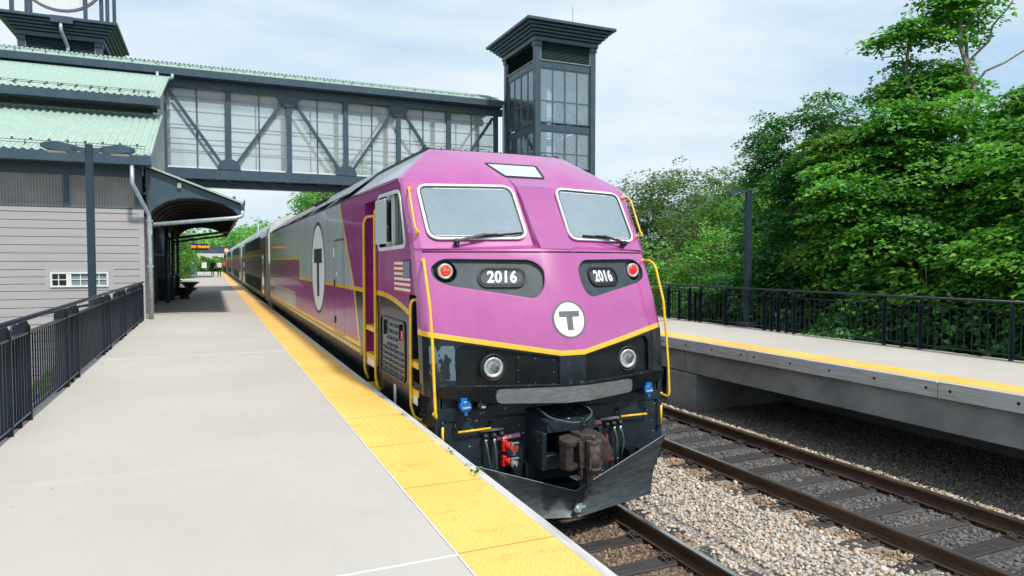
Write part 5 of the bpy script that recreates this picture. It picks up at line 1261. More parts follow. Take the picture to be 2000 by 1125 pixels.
m = MB(); m.mat('navy_steel'); snow(m, -12, 15.6, 37.05, 12.22, 39.25, 13.0); snow_dots(m, -12, 15.6, 37.05, 12.22, 39.25, 13.0, .75, .5); m.build('snow_guard', rf)
m = MB(); m.mat('galvanised').tube([(-2.2, 36.95, 11.9), (-2.2, 36.9, 11.6), (-1.55, 36.75, 11.62), (-1.55, 36.75, 11.82)], .07, 8, .05); m.tube([(-1.6, 36.75, 11.6), (-2.9, 36.6, 11.45)], .07, 8); m.build('rainwater_pipe', rf)
m = MB(); m.mat('navy_steel').box(-2.3, -1.9, 37.6, 41, 5.3, 7.0); m.box(-9, -8, 37.6, 41, 0, 11.9); m.build('abutment', G)
# ================================================================== ELEVATOR TOWERS
def tower(X0, X1, Y0, Y1, zb, label, levels, crown_z=14.75, top=True):
    T = thing('elevator_tower', ((X0 + X1) / 2, (Y0 + Y1) / 2, 0), label, 'tower')
    for x in (X0, X1):
        for y in (Y0, Y1):
            m = MB(); m.mat('navy_steel').box(x - .16, x + .16, y - .16, y + .16, zb, crown_z + .1, .015)
            m.box(x - .20, x + .20, y - .20, y + .20, crown_z - .35, crown_z); m.build('corner_post', T)
    # crown: stacked, outward stepping boards
    for k in range(6):
        o = .10 + k * .135 + (.05 if k == 5 else 0); z0 = crown_z + k * .138; m = MB(); m.mat('navy_steel'); z1 = z0 + (.108 if k < 5 else .15)
        if k == 0: z0 -= .12
        m.box(X0 - .16 - o, X1 + .16 + o, Y0 - .16 - o, Y1 + .16 + o, z0, z1, .012)
        if k < 5: m.box(X0 - .16 - o + .06, X1 + .16 + o - .06, Y0 - .16 - o + .06, Y1 + .16 + o - .06, z1, z1 + .032)
        m.build('cornice_board', T)
    faces = [((X0, Y0), (X1, Y0), (0, -1)), ((X0, Y1), (X0, Y0), (-1, 0)), ((X1, Y0), (X1, Y1), (1, 0)), ((X1, Y1), (X0, Y1), (0, 1))]
    for (a, b, nn) in faces:
        a = Vector((*a, 0)); b = Vector((*b, 0)); n = Vector((*nn, 0)); u = (b - a).normalized(); W_ = (b - a).length; F = (a + n * 0, u, Vector((0, 0, 1)), n)
        m = MB(); m.mat('galvanised' if 0 else 'navy_steel'); 
        lv = None; z = 13.72; m.mat('louvre_teal')
        while z < crown_z - .1:
            m.add([F[0] + u * .18 + Vector((0, 0, z)) + n * .10, F[0] + u * (W_ - .18) + Vector((0, 0, z)) + n * .10, F[0] + u * (W_ - .18) + Vector((0, 0, z + .055)) + n * .02, F[0] + u * .18 + Vector((0, 0, z + .055)) + n * .02], [(0, 1, 2, 3)]); z += .075
        lv = m.build('louvre_panel', T)
        m = MB(); m.mat('black_steel').prism([(.17, 13.66), (W_ - .17, 13.66), (W_ - .17, crown_z - .05), (.17, crown_z - .05)], .01, (F[0] - n * .03, u, F[2], n)); m.mat('galvanised'); m.ring([(.17, 13.66), (W_ - .17, 13.66), (W_ - .17, crown_z - .05), (.17, crown_z - .05)], [(.20, 13.69), (W_ - .20, 13.69), (W_ - .20, crown_z - .08), (.20, crown_z - .08)], .12, F); m.build('louvre_frame', T)
        for zt, zb_ in levels:
            m = MB(); m.mat('navy_steel').prism([(.16, zt), (W_ - .16, zt), (W_ - .16, zt + .36), (.16, zt + .36)], .1, (F[0] - n * .03, u, F[2], n)); m.build('beam', T)
            m = MB(); m.mat('tower_glass').prism([(.2, zb_), (W_ - .2, zb_), (W_ - .2, zt), (.2, zt)], .015, F); m.build('glazing', T)
            m = MB(); m.mat('galvanised' if 0 else 'mullion_grey' if 'mullion_grey' in MATS else 'navy_steel'); 
            for k in range(5):
                xx = .2 + (W_ - .4) * k / 4; wv = .05 if k == 2 else .028; m.prism([(xx - wv, zb_), (xx + wv, zb_), (xx + wv, zt), (xx - wv, zt)], .05, F)
            for zz in (zb_ + .02, zb_ + (zt - zb_) * .40, zt - .02): m.prism([(.2, zz - .03), (W_ - .2, zz - .03), (W_ - .2, zz + .03), (.2, zz + .03)], .045, F)
            m.build('mullions', T)
    m = MB(); m.mat('galvanised'); cx, cy = (X0 + X1) / 2, (Y0 + Y1) / 2
    m.mat('navy_steel').bar((X0 + .2, Y1 - .25, 13.0), (X1 - .2, Y1 - .25, 10.4), .12); m.bar((X1 - .25, Y0 + .2, 10.0), (X1 - .25, Y1 - .2, 7.6), .12); m.bar((X0 + .3, Y0 + .4, 13.0), (X1 - .2, Y0 + .4, 10.2), .12); m.bar((X0 + .2, Y0 + .4, 7.5), (X1 - .2, Y0 + .4, 9.8), .12)
    m.build('inner_brace', T)
    m = MB(); m.mat('galvanised')
    for x in (cx + .3, cx + 1.1): m.box(x - .05, x + .05, cy - .1, cy + .1, zb, 13.0)
    for z in np.arange(7.6, 13, 1.1): m.box(cx + .1, X1 - .35, cy - .6, cy + .5, z, z + .1); m.tube([(cx + .1, cy - .6, z + .9), (X1 - .35, cy - .6, z + .9)], .03, 6)
    m.mat('concrete_grey').box(X0 + .3, cx - .1, cy, Y1 - .4, zb, 13.0); m.build('lift_frame', T)
    return T
TR = tower(16.15, 19.55, 33.35, 37.3, 0, 'glazed elevator tower with a flared cornice standing right of the footbridge, behind the locomotive', [(13.28, 10.38), (9.92, 7.95), (7.5, 5.2)])
m = MB(); m.mat('black_steel').tube([(18.2, 33.1, 15.5), (18.2, 33.1, 16.7)], .012, 5); m.build('aerial', TR)
m = MB(); m.mat('galvanised').tube([(15.72, 36.9, 11.95), (15.72, 36.9, 7.0)], .07, 8); m.build('rainwater_pipe', TR)
TL = tower(-8.85, -5.35, 43.3, 47.2, 0, 'steel elevator tower with louvred top and flared cornice rising above the left roofs', [(13.28, 10.38)])
m = MB(); m.mat('galvanised').tube([(-6.95, 42.4, 15.25), (-6.95, 42.4, 14.9), (-6.75, 42.95, 14.2), (-6.75, 43.0, 12.9)], .09, 8, .1); m.mat('navy_steel').box(-7.4, -6.4, 42.3, 42.45, 15.25, 15.6); m.build('rainwater_pipe', TL)
for x, y in ((-9.15, 42.9), (-8.5, 42.9), (-5.9, 42.9), (-5.25, 43.6), (-5.0, 43.9), (-9.15, 47), (-5.0, 47)):
    m = MB(); m.mat('navy_steel').box(x - .09, x + .09, y - .09, y + .09, 15.5, 21.5); m.build('mast', TL)
m = MB(); m.mat('vinyl_white').prism(circ(2.1, 40), .12, FY(-7.1, 43.4, 18.2)); m.mat('grey_decal').ring(circ(2.1, 40), circ(1.97, 40), .13, FY(-7.1, 43.4, 18.2)); m.mat('coach_white').prism([(-.3, -1.4), (.3, -1.4), (.3, .6), (-.3, .6)], .14, FY(-7.1, 43.4, 18.2)); m.prism([(-1.3, .6), (1.3, .6), (1.3, 1.15), (-1.3, 1.15)], .14, FY(-7.1, 43.4, 18.2)); m.build('round_sign', TL)

# ================================================================== RAILINGS
def railing(name, label, x, ys, paired, sgn, ztop, pitch, w=.13):
    """posts in pairs, pickets between, round rail above"""
    T = thing(name, (x, (ys[0] + ys[-1]) / 2, 1.22), label, 'railing'); y0, y1 = ys[0], ys[-1]
    m = MB(); m.mat('railing_paint').tube([(x + sgn * .03, y0 - .05, ztop), (x + sgn * .03, y1 + .05, ztop)], .026, 12); m.build('top_rail', T)
    for z in (ztop - .16, 1.22 + .09):
        m = MB(); m.mat('railing_paint').box(x - .022, x + .022, y0, y1, z - .012, z + .012, .003); m.build('lower_rail' if z < 2 else 'upper_rail', T)
    for y in ys:
        m = MB(); m.mat('railing_paint').box(x - w, x + .03, y - .008, y + .008, 1.10, ztop - .155)
        m.add([(x - w, y - .008, ztop - .155), (x + .03, y - .008, ztop - .155), (x + .03, y - .008, ztop - .10), (x - .012, y - .008, ztop - .02), (x - w, y - .008, ztop - .11),
               (x - w, y + .008, ztop - .155), (x + .03, y + .008, ztop - .155), (x + .03, y + .008, ztop - .10), (x - .012, y + .008, ztop - .02), (x - w, y + .008, ztop - .11)],
              [(0, 1, 2, 3, 4), (9, 8, 7, 6, 5), (0, 5, 6, 1), (1, 6, 7, 2), (2, 7, 8, 3), (3, 8, 9, 4), (4, 9, 5, 0)])
        m.build('post', T)
    for a, b in zip(ys[:-1], ys[1:]):
        m = MB(); m.mat('railing_paint'); n = max(1, int(round((b - a) / pitch))); 
        for k in range(1, n): 
            y = a + (b - a) * k / n; m.box(x - .008, x + .008, y - .008, y + .008, 1.30, ztop - .17)
        if b - a < 1.0: m.box(x - .07, x + .02, (a + b) / 2 - .006, (a + b) / 2 + .006, 1.12, ztop - .17)
        m.build('picket_panel', T)
    return T
yl = []; y = 5.2
yl = [3.05, 3.75, 5.35, 6.05, 7.75, 8.50, 10.55, 11.35, 13.9, 14.75, 16.4, 17.25, 18.9, 19.75, 20.9, 21.5]
LF = railing('platform_railing', 'dark blue steel railing along the left side of the platform, running towards the station building', -1.76, yl, True, 1, 2.30, .115)
for o in [o for o in bpy.data.objects if o.parent == LF and o.name.startswith('post')]: pass
yr = [4.6, 6.35, 7.0, 8.6, 9.35, 11.62, 12.1, 12.55, 13.9, 14.9, 15.35, 16.3, 18.2, 18.9, 20.6, 21.3, 23.4, 24.2, 26.4, 27.2, 30, 33, 36, 39, 42]
RF = railing('platform_railing.001', 'black steel railing at the back of the right platform, in front of the trees', 12.20, yr, True, -1, 2.20, .135, .09)
m = MB(); m.mat('concrete_grey').box(-2.0, -1.71, -4, 21.9, .9, 1.16); m.build('kerb', LF)

# ================================================================== LAMP POSTS
T = thing('lamp_post', (-2.39, 17.4, -.2), 'dark blue lamp post with two angular heads behind the left railing', 'lamp post')
x, y = -2.39, 17.4
m = MB(); m.mat('post_paint').box(x - .072, x + .072, y - .072, y + .072, -.2, 5.42, .01); m.build('pole', T)
for s in (-1, 1):
    m = MB(); m.mat('navy_steel'); A = lambda dx, hw, z0, z1: [(x + s * dx, y - hw, z0), (x + s * dx, y + hw, z0), (x + s * dx, y + hw, z1), (x + s * dx, y - hw, z1)]
    m.loft([A(.07, .03, 5.20, 5.34), A(.22, .05, 5.27, 5.35), A(.30, .13, 5.24, 5.38), A(.55, .17, 5.24, 5.42), A(.80, .15, 5.27, 5.40), A(.88, .08, 5.31, 5.37)]); h = m.build('lamp_head', T)
    m = MB(); m.mat('coach_white').box(x + s * .42, x + s * .76, y - .11, y + .11, 5.215, 5.238); m.build('lens', h)
T = thing('lamp_post', (12.42, 13.4, 1.22), 'dark blue lamp post with one arm reaching over the right platform railing', 'lamp post')
x, y = 12.42, 13.4
m = MB(); m.mat('post_paint').box(x - .068, x + .068, y - .068, y + .068, 1.25, 4.68, .01); m.build('pole', T)
m = MB(); m.mat('post_paint').box(x - .19, x + .19, y - .19, y + .19, 1.20, 1.34, .03); m.build('base', T)
m = MB(); m.mat('navy_steel')
m.loft([[(x - .05, y - .03, 4.60), (x - .05, y + .03, 4.60), (x - .05, y + .03, 4.68), (x - .05, y - .03, 4.68)], [(x - .25, y - .06, 4.60), (x - .25, y + .06, 4.60), (x - .25, y + .06, 4.67), (x - .25, y - .06, 4.67)], [(x - .5, y - .11, 4.56), (x - .5, y + .11, 4.56), (x - .5, y + .11, 4.65), (x - .5, y - .11, 4.65)], [(x - .68, y - .06, 4.56), (x - .68, y + .06, 4.56), (x - .68, y + .06, 4.62), (x - .68, y - .06, 4.62)]]); m.build('lamp_head', T)

# ================================================================== THINGS ON THE FAR PLATFORM
def planter(loc, lab):
    T = thing('planter', loc, lab, 'planter'); x, y, z = loc; F = fr(loc, (1, 0, 0), (0, 1, 0), (0, 0, 1))
    m = MB(); m.mat('black_rubber').smooth = True; m.lathe([(.22, 0), (.24, .04), (.16, .10), (.30, .28), (.50, .42), (.54, .46), (.50, .48), (.4, .42)], F, 24); m.build('bowl', T)
    return T
planter((-1.1, 33.5, 1.22), 'dark bowl planter in front of the bins under the canopy'); planter((-1.15, 43.0, 1.22), 'dark bowl planter beyond the end of the canopy')
for i, (x, y, lab) in enumerate(((-1.75, 32.3, 'tall dark litter bin nearer the camera against the station front'), (-1.7, 36.5, 'tall dark litter bin farther along the station front'))):
    T = thing('litter_bin', (x, y, 1.22), lab, 'litter bin'); m = MB(); m.mat('black_rubber').loft([[(x - .28, y - .28, 1.22), (x + .28, y - .28, 1.22), (x + .28, y + .28, 1.22), (x - .28, y + .28, 1.22)], [(x - .32, y - .32, 2.1), (x + .32, y - .32, 2.1), (x + .32, y + .32, 2.1), (x - .32, y + .32, 2.1)]]); m.build('body', T)
    m = MB(); m.mat('navy_steel').box(x - .33, x + .33, y - .33, y + .33, 2.11, 2.24, .04); m.build('lid', T)
T = thing('fire_bell', (-2.0, 27.0, 3.1), 'small red alarm bell on the dark station front', 'alarm bell'); m = MB(); m.mat('red_plastic').smooth = True; m.lathe([(.13, 0), (.13, .04), (.08, .10), (0, .12)], fr((-2.0, 27.0, 3.3), (0, 1, 0), (0, 0, 1), (1, 0, 0)), 18); m.build('bell', T)
T = thing('led_sign', (-.75, 55, 3.0), 'black display board with glowing orange letters hanging over the far platform', 'display board')
m = MB(); m.mat('black_rubber').box(-1.28, -.12, 55, 55.2, 3.68, 4.15, .02); b = m.build('case', T)
text('TO TRAINS', .24, fr((-.70, 54.99, 3.92), (1, 0, 0), (0, 0, 1), (0, -1, 0)), 'orange_led', 'letters', b, .03)
m = MB(); m.mat('navy_steel').box(-1.2, -1.1, 55.05, 55.15, 4.15, 4.6); m.box(-2.2, -1.1, 55.05, 55.15, 4.5, 4.6); m.box(-2.3, -2.15, 55.0, 55.2, 1.2, 4.6); m.build('bracket', T)
# far station shelter and footbridge
T = thing('far_building', (1, 150, 0), 'distant low grey road bridge building beyond the end of the platform', 'building')
m = MB(); m.mat('coach_white').loft([[(-9, 150, 3.1), (9, 150, 3.1), (7, 150, 4.4), (-3, 150, 4.4)], [(-9, 158, 3.1), (9, 158, 3.1), (7, 158, 4.4), (-3, 158, 4.4)]]); m.build('roof', T)
m = MB(); m.mat('navy_steel').box(-1.5, 5.5, 151, 157, 4.4, 5.9); m.build('upper_storey', T)
m = MB(); m.mat('amber_led').box(2.6, 3.2, 150.9, 151.0, 4.8, 5.4); m.build('lit_window', T); m = MB(); m.mat('navy_steel').box(-8, -6, 151, 157, 0, 2.7); m.box(-8, 7, 151.5, 156, 1.6, 2.7); m.build('wall', T)
T = thing('far_shelter', (-2.0, 75, 1.2), 'small dark shelter roof beyond the display board', 'shelter')
m = MB(); m.mat('navy_steel').loft([[(-4, 75, 4.6), (.6, 75, 4.0), (.6, 75, 4.15), (-4, 75, 5.2)], [(-4, 84, 4.6), (.6, 84, 4.0), (.6, 84, 4.15), (-4, 84, 5.2)]]); m.build('roof', T)
m = MB(); m.mat('galvanised').box(-1.5, -1.4, 76, 76.1, 1.22, 4.3); m.box(-1.5, -1.4, 82, 82.1, 1.22, 4.3); m.build('post', T); m = MB(); m.mat('wood_brown').box(-2.6, -1.6, 78, 79, 2.8, 4.2); m.build('panel', T)
T = thing('utility_pole', (9.0, 150, 0), 'thin pale utility pole against the wooded hill', 'pole'); m = MB(); m.mat('galvanised').tube([(9.0, 150, 0), (9.0, 150, 12.2)], .12, 6); m.build('pole', T); m = MB(); m.mat('galvanised').box(8.4, 9.6, 149.9, 150.1, 11.2, 11.35); m.build('crossarm', T)
T = thing('white_notice_board', (-.9, 95, 1.2), 'small white notice board beside the far platform', 'notice board'); m = MB(); m.mat('vinyl_white').box(-1.1, -.5, 95, 95.06, 2.0, 2.7, .01); m.build('panel', T); m = MB(); m.mat('navy_steel').box(-.83, -.77, 95.07, 95.13, 1.22, 2.6); m.build('post', T)
T = thing('utility_cabinet', (-2.3, 90, 1.2), 'dark equipment cabinet at the far end of the platform', 'cabinet'); m = MB(); m.mat('navy_steel').box(-3, -1.7, 90, 91.5, 1.2, 3.0, .03); m.build('case', T); m = MB(); m.mat('galvanised').box(-2.95, -1.75, 89.98, 90.0, 2.6, 2.9); m.build('vent', T)

# ================================================================== PEOPLE
def person(loc, face, label, shirt, stride=.1, arm_out=.08, skin='skin'):
    T = thing('person', loc, label, 'person'); c, s = math.cos(face), math.sin(face)
    V = [(0, 0, .95), (0, 0, 1.15), (0, .01, 1.38), (0, .01, 1.50), (0, .03, 1.62), (0, .03, 1.72),
         (.19, 0, 1.40), (.25, .02, 1.12), (.24 + arm_out * .3, .10, .88), (-.19, 0, 1.40), (-.25, .0, 1.12), (-.24 - arm_out, .06, .88),
         (.10, 0, .90), (.11, stride, .50), (.11, stride * .7, .08), (.12, stride * .7 + .14, .04), (-.10, 0, .90), (-.11, -stride * .4, .50), (-.11, -stride, .08), (-.12, -stride + .14, .04)]
    E = [(0, 1), (1, 2), (2, 3), (3, 4), (4, 5), (2, 6), (6, 7), (7, 8), (2, 9), (9, 10), (10, 11), (0, 12), (12, 13), (13, 14), (14, 15), (0, 16), (16, 17), (17, 18), (18, 19)]
    rad = [.15, .15, .17, .06, .105, .085, .065, .048, .035, .065, .048, .035, .095, .065, .045, .04, .095, .065, .045, .04]
    me = bpy.data.meshes.new('body'); me.from_pydata([(x * c - y * s, x * s + y * c, z) for x, y, z in V], E, []); o = bpy.data.objects.new('body', me); COL.objects.link(o)
    sk = o.modifiers.new('s', 'SKIN'); o.modifiers.new('u', 'SUBSURF').levels = 2
    for i, r in enumerate(rad): me.skin_vertices[0].data[i].radius = (r, r * (.8 if i < 3 else 1)); me.skin_vertices[0].data[i].use_root = (i == 0)
    bpy.context.view_layer.update(); m2 = bpy.data.meshes.new_from_object(o.evaluated_get(bpy.context.evaluated_depsgraph_get())); o.modifiers.clear(); o.data = m2; m2.materials.clear()
    for k in (skin, shirt, 'cloth_dark', 'hair'): m2.materials.append(MATS[k])
    for p in m2.polygons:
        z = p.center.z; lx = p.center.x * c + p.center.y * s
        p.material_index = 2 if z < .98 and abs(lx) < .19 else (1 if .98 <= z < 1.50 and (abs(lx) < .2 or z > 1.15) else (3 if z > 1.70 else 0)); p.use_smooth = True
    o.parent = T; return T
person((.80, 79, 1.22), R(150), 'person in white short sleeved shirt and dark trousers standing on the platform', 'shirt_white', .06)
person((.15, 84, 1.22), R(200), 'person in dark clothes half hidden behind the white shirted one', 'cloth_dark', .04)
person((1.62, 96, 1.22), R(180), 'person in an orange red shirt walking beside the coaches on the yellow strip', 'shirt_red', .18)
person((1.1, 104, 1.22), R(170), 'distant person in dark clothes left of the red shirted one', 'cloth_dark', .08)

# ================================================================== LEFT YARD
T = thing('ramp_wall', (-4.5, 13, 0), 'low pale concrete ramp wall behind the left railing', 'wall'); m = MB(); m.mat('slab_concrete').box(-7.5, -3.2, 12.2, 14.6, .6, 1.55, .02); m.mat('concrete_grey').box(-7.4, -3.3, 12.3, 14.5, -.25, .598); m.build('wall', T)
T = thing('ramp_handrail', (-3.4, 15.5, 0), 'dark curved tube handrail behind the left railing', 'handrail')
m = MB(); m.mat('railing_paint').tube([(-3.35, 15.0, .2), (-3.35, 15.0, 1.66), (-3.30, 15.3, 1.80), (-2.75, 18.5, 1.84), (-2.4, 20.5, 1.84), (-2.4, 20.5, .2)], .03, 10, .22); m.build('tube', T)
for i, (x, y) in enumerate(((-2.55, 9.4), (-2.75, 11.9), (-2.85, 12.25))):
    T = thing('wooden_post', (x, y, -.25), ('rust brown wooden post behind the near end of the left railing', 'thin rust brown post in front of the pale ramp wall', 'second rust brown post close beside the ramp wall corner')[i], 'post', None); m = MB(); m.mat('wood_brown').box(x - .05, x + .05, y - .05, y + .05, -.25, 1.0, .006); m.build('shaft', T); m = MB(); m.mat('wood_brown').lathe([(.07, 0), (.07, .02), (.02, .06)], fr((x, y, 1.0), (1, 0, 0), (0, 1, 0), (0, 0, 1)), 8); m.build('cap', T)

# ================================================================== VEGETATION
LEAF = np.array([[0, 0, 0], [.34, .10, .03], [.50, .42, .10], [.22, .48, .02], [.16, .72, .05], [0, 1.0, -.10], [-.16, .72, .05], [-.22, .48, .02], [-.50, .42, .10], [-.34, .10, .03]]) 
LEAFS = np.array([[0, 0, 0], [.30, .35, .08], [0, 1.0, -.08], [-.30, .35, .08]])
def leaves(name, C, D, size, material, parent, org, simple=True, tilt=.40, droop=.30):
    """C centres, D outward directions; leaves spread from clusters, roughly horizontal with a droop"""
    base = LEAFS if simple else LEAF; n = len(C); k = len(base)
    a = np.arctan2(D[:, 1], D[:, 0]) + rng.normal(0, .9, n)
    f = np.stack([np.cos(a), np.sin(a), -droop + rng.normal(0, tilt * .7, n)], 1); f /= np.linalg.norm(f, axis=1)[:, None]
    up = np.stack([rng.normal(0, tilt, n) + D[:, 0] * .35, rng.normal(0, tilt, n) + D[:, 1] * .35, np.ones(n)], 1); s = np.cross(f, up); s /= np.linalg.norm(s, axis=1)[:, None]; u = np.cross(s, f)
    sc = size * rng.uniform(.6, 1.25, n)
    V = C[:, None, :] + (base[None, :, 0, None] * s[:, None, :] + base[None, :, 1, None] * f[:, None, :] + base[None, :, 2, None] * u[:, None, :]) * sc[:, None, None]
    F = (np.arange(k)[None] + (np.arange(n) * k)[:, None]).astype('i4')
    return raw_mesh(name, V.reshape(-1, 3), F, material, parent, org, k)
def crown_points(lobes, ncl, nl, cr, ct, inner=.12, shell=(.72, 1.04), zmin=None, gap=0, sats=False):
    sat = []
    for l in lobes:
        for _ in range(7 if sats else 0):
            d = rng.normal(0, 1, 3); d[2] = abs(d[2]) * .8 + .1 * d[2]; d /= np.linalg.norm(d); k = rng.uniform(.32, .5)
            sat.append((l[0] + d[0] * l[3] * .85, l[1] + d[1] * l[4] * .85, l[2] + d[2] * l[5] * .85, l[3] * k, l[4] * k, l[5] * k * 1.15))
    lobes = [tuple(a * (.88 if i > 2 and sats else 1) for i, a in enumerate(l)) for l in lobes] + sat
    vols = np.array([l[3] * l[4] * l[5] for l in lobes]) ** (2 / 3); pr_ = vols / vols.sum(); C = []; D = []
    idx = rng.choice(len(lobes), ncl, p=pr_)
    for i in idx:
        l = lobes[i]; d = rng.normal(0, 1, 3); d /= np.linalg.norm(d)
        rr = rng.uniform(*shell) if rng.random() > inner else rng.uniform(.3, .7)
        # lumpy radius
        lump = 1 + .13 * math.sin(5 * d[0] + l[0]) * math.sin(6 * d[1] + l[1]) + .10 * math.sin(9 * d[2] + 3 * d[0])
        c = np.array(l[:3]) + d * rr * lump * np.array(l[3:6])
        if zmin is not None and c[2] < zmin: continue
        m_ = max(3, int(nl * rng.uniform(.5, 1.5))); r = cr * rng.uniform(.6, 1.4)
        ang = rng.uniform(0, 2 * np.pi, m_); q = np.sqrt(rng.random(m_)) * r
        P = np.stack([q * np.cos(ang), q * np.sin(ang), rng.normal(0, ct, m_) - (q / r) ** 2 * r * .28], 1)
        # stretch sprays outward
        P[:, 2] += (P[:, 0] * d[0] + P[:, 1] * d[1]) * -.25
        C.append(c + P); D.append(np.repeat(d[None], m_, 0))
    return np.concatenate(C), np.concatenate(D)
def limb(m, p, q, r0, r1, wob=.1):
    p = np.array(p, float); q = np.array(q, float); pts = [p + (q - p) * t + rng.normal(0, wob, 3) * (0 if t in (0, 1) else 1) for t in np.linspace(0, 1, 6)]
    m.tube([tuple(x) for x in pts], [r0 + (r1 - r0) * t for t in np.linspace(0, 1, 6)], 7)
def tree(name, label, base, lobes, ncl, nl, cr, ct, size, material, simple=True, trunk=.18, bark='bark', extra=(), cat='tree', group=None, inner=.12, limbs=True, zmin=None):
    T = thing(name, base, label, cat, group); C, D = crown_points(lobes, ncl, nl, cr, ct, inner, zmin=zmin, sats=not simple)
    leaves('crown', C, D, size, material, T, base, simple)
    m = MB(); m.mat(bark); topz = max(l[2] for l in lobes)
    ctr = (np.mean([l[0] for l in lobes]), np.mean([l[1] for l in lobes]), topz)
    limb(m, base, (ctr[0] * .3 + base[0] * .7, ctr[1] * .3 + base[1] * .7, base[2] + (topz - base[2]) * .45), trunk, trunk * .7, .06)
    mid = (ctr[0] * .3 + base[0] * .7, ctr[1] * .3 + base[1] * .7, base[2] + (topz - base[2]) * .45)
    for l in lobes: limb(m, mid, (l[0], l[1], l[2] + l[5] * .3), trunk * .55, trunk * .12, .15)
    for e in extra: limb(m, e[0], e[1], e[2], .012, .12)
    m.build('trunk', T); return T
# near maples on the right: lobes as (x,y,z, rx,ry,rz)
tree('maple_tree', 'tall maple tree with bare twigs at its top, highest in the picture', (17.0, 11.0, -.3),
     [(16.6, 10.9, 8.95, .75, .6, .85), (15.75, 11.6, 8.3, .6, .6, .36), (16.3, 11.5, 7.1, 1.0, 1.0, .78), (16.2, 11.6, 5.75, 1.8, 1.7, 1.1), (15.5, 10.8, 4.2, 2.3, 2.2, 1.6), (15.2, 10.3, 2.4, 2.2, 2.2, 1.6), (15.0, 10.5, .9, 2.0, 2.6, 1.2)],
     1500, 66, .50, .035, .115, 'maple_leaf', simple=False, trunk=.22, bark='bark_pale', extra=[((16.7, 10.9, 7.2), (17.0, 10.6, 10.2), .05), ((16.7, 10.9, 7.0), (17.6, 10.1, 9.4), .04), ((16.5, 11.2, 7.0), (15.3, 12.2, 8.4), .03), ((16.9, 10.8, 7.0), (18.2, 9.6, 8.6), .035), ((16.7, 10.9, 8), (16.4, 11.1, 10.2), .03)])
tree('maple_tree', 'maple tree with leafy lit boughs filling the right edge of the picture', (16.5, 7.0, -.3),
     [(16.3, 8.9, 6.15, .8, .8, .45), (16.3, 8.3, 5.3, 1.3, 1.4, .8), (15.6, 8.2, 4.4, 1.7, 1.7, 1.2), (15.4, 6.9, 4.0, 1.8, 1.8, 1.4), (15.0, 7.6, 2.3, 1.9, 2.0, 1.4), (14.8, 6.2, 1.0, 1.7, 2.0, 1.2)],
     1150, 66, .50, .035, .115, 'maple_leaf', simple=False, trunk=.2)
tree('maple_tree', 'rounded maple tree draped in dark leaves just right of the platform lamp post', (16.8, 15.6, -.3),
     [(16.5, 15.4, 6.35, 1.7, 1.5, 1.25), (16.9, 16.3, 5.0, 1.6, 1.6, 1.5), (16.1, 14.2, 5.0, 1.5, 1.4, 1.2), (15.6, 15.0, 3.4, 2.0, 2.0, 1.6), (15.0, 14.4, 1.8, 1.9, 2.2, 1.4), (14.9, 13.2, .8, 1.7, 2.2, 1.2)],
     1700, 46, .38, .05, .095, 'dark_leaf', simple=False, trunk=.2)
tree('maple_tree', 'maple tree with yellow green sprays between the dark tree and the tallest one', (16.4, 13.2, -.3),
     [(15.8, 12.9, 5.5, 1.3, 1.3, .9), (15.2, 12.4, 4.3, 1.5, 1.4, 1.0), (14.8, 12.5, 2.9, 1.3, 1.4, .9)], 420, 60, .5, .035, .115, 'light_leaf', simple=False, trunk=.16)
# dead twigs
# shrubs behind the railing
def bush(label, x, y, r, h, material, n, size=.10, name='shrub', z0=.2, group=None, nl=22):
    T = thing(name, (x, y, z0), label, 'shrub', group); C, D = crown_points([(x, y, z0 + h * .5, r, r, h * .55), (x + r * .4, y - r * .3, z0 + h * .35, r * .7, r * .7, h * .4)], n, nl, .28, .06, .15)
    leaves('foliage', C, D, size, material, T, (x, y, z0), True, .7, .1)
    m = MB(); m.mat('bark')
    for k in range(5): limb(m, (x, y, z0 - .6), (x + rng.uniform(-.6, .6) * r, y + rng.uniform(-.6, .6) * r, z0 + h * .8), .03, .01, .04)
    m.build('stem', T); return T
bush('bright yellow green rounded shrub behind the railing, left of the lamp post', 14.6, 18.2, 1.45, 2.5, 'light_leaf', 420, .12, nl=26)
bush('low spreading shrub spilling under the railing near the locomotive', 13.2, 17.6, .8, 1.2, 'olive_leaf', 150, .10)
bush('small lime green weed shrub at the railing foot near the locomotive', 12.7, 16.6, .35, .75, 'light_leaf', 50, .08, z0=.9)
bush('shrub with red and yellow turning leaves behind the railing, right of the lamp post', 13.9, 12.7, .55, 2.2, 'turning_leaf', 40, .12, z0=1.4, nl=10)
bush('broad leaved vine shrub hanging low behind the middle of the right railing', 13.9, 9.8, .8, 2.2, 'light_leaf', 100, .20, z0=1.0, nl=12)
for i, (y, lab) in enumerate(((16.2, 'dark leafy shrub behind the railing left of the lamp post base'), (13.2, 'dark leafy shrub behind the railing right of the lamp post base'), (10.6, 'dark leafy shrub behind the middle of the right railing'), (8.3, 'dark leafy shrub behind the railing towards the right edge'), (6.2, 'dark leafy shrub behind the railing at the right edge of the picture'))):
    bush(lab, 13.9, y, 1.35, 2.6, 'dark_leaf' if i != 4 else 'maple_leaf', 420, .17, z0=-.3, group='shrubs behind the right railing', nl=18)
bush('low creeping weed spilling onto the right platform edge', 12.35, 10.9, .5, .35, 'maple_leaf', 40, .08, z0=1.0)
for x, lab in ((-5.5, 'dark shrub closing off the far end of the platform on the left'), (-1.6, 'dark shrub in the middle of the far platform end'), (1.0, 'dark shrub at the far platform end beside the coaches')):
    bush(lab, x, 119, 2.2, 2.6, 'maple_leaf', 260, .35, z0=.9, nl=20)
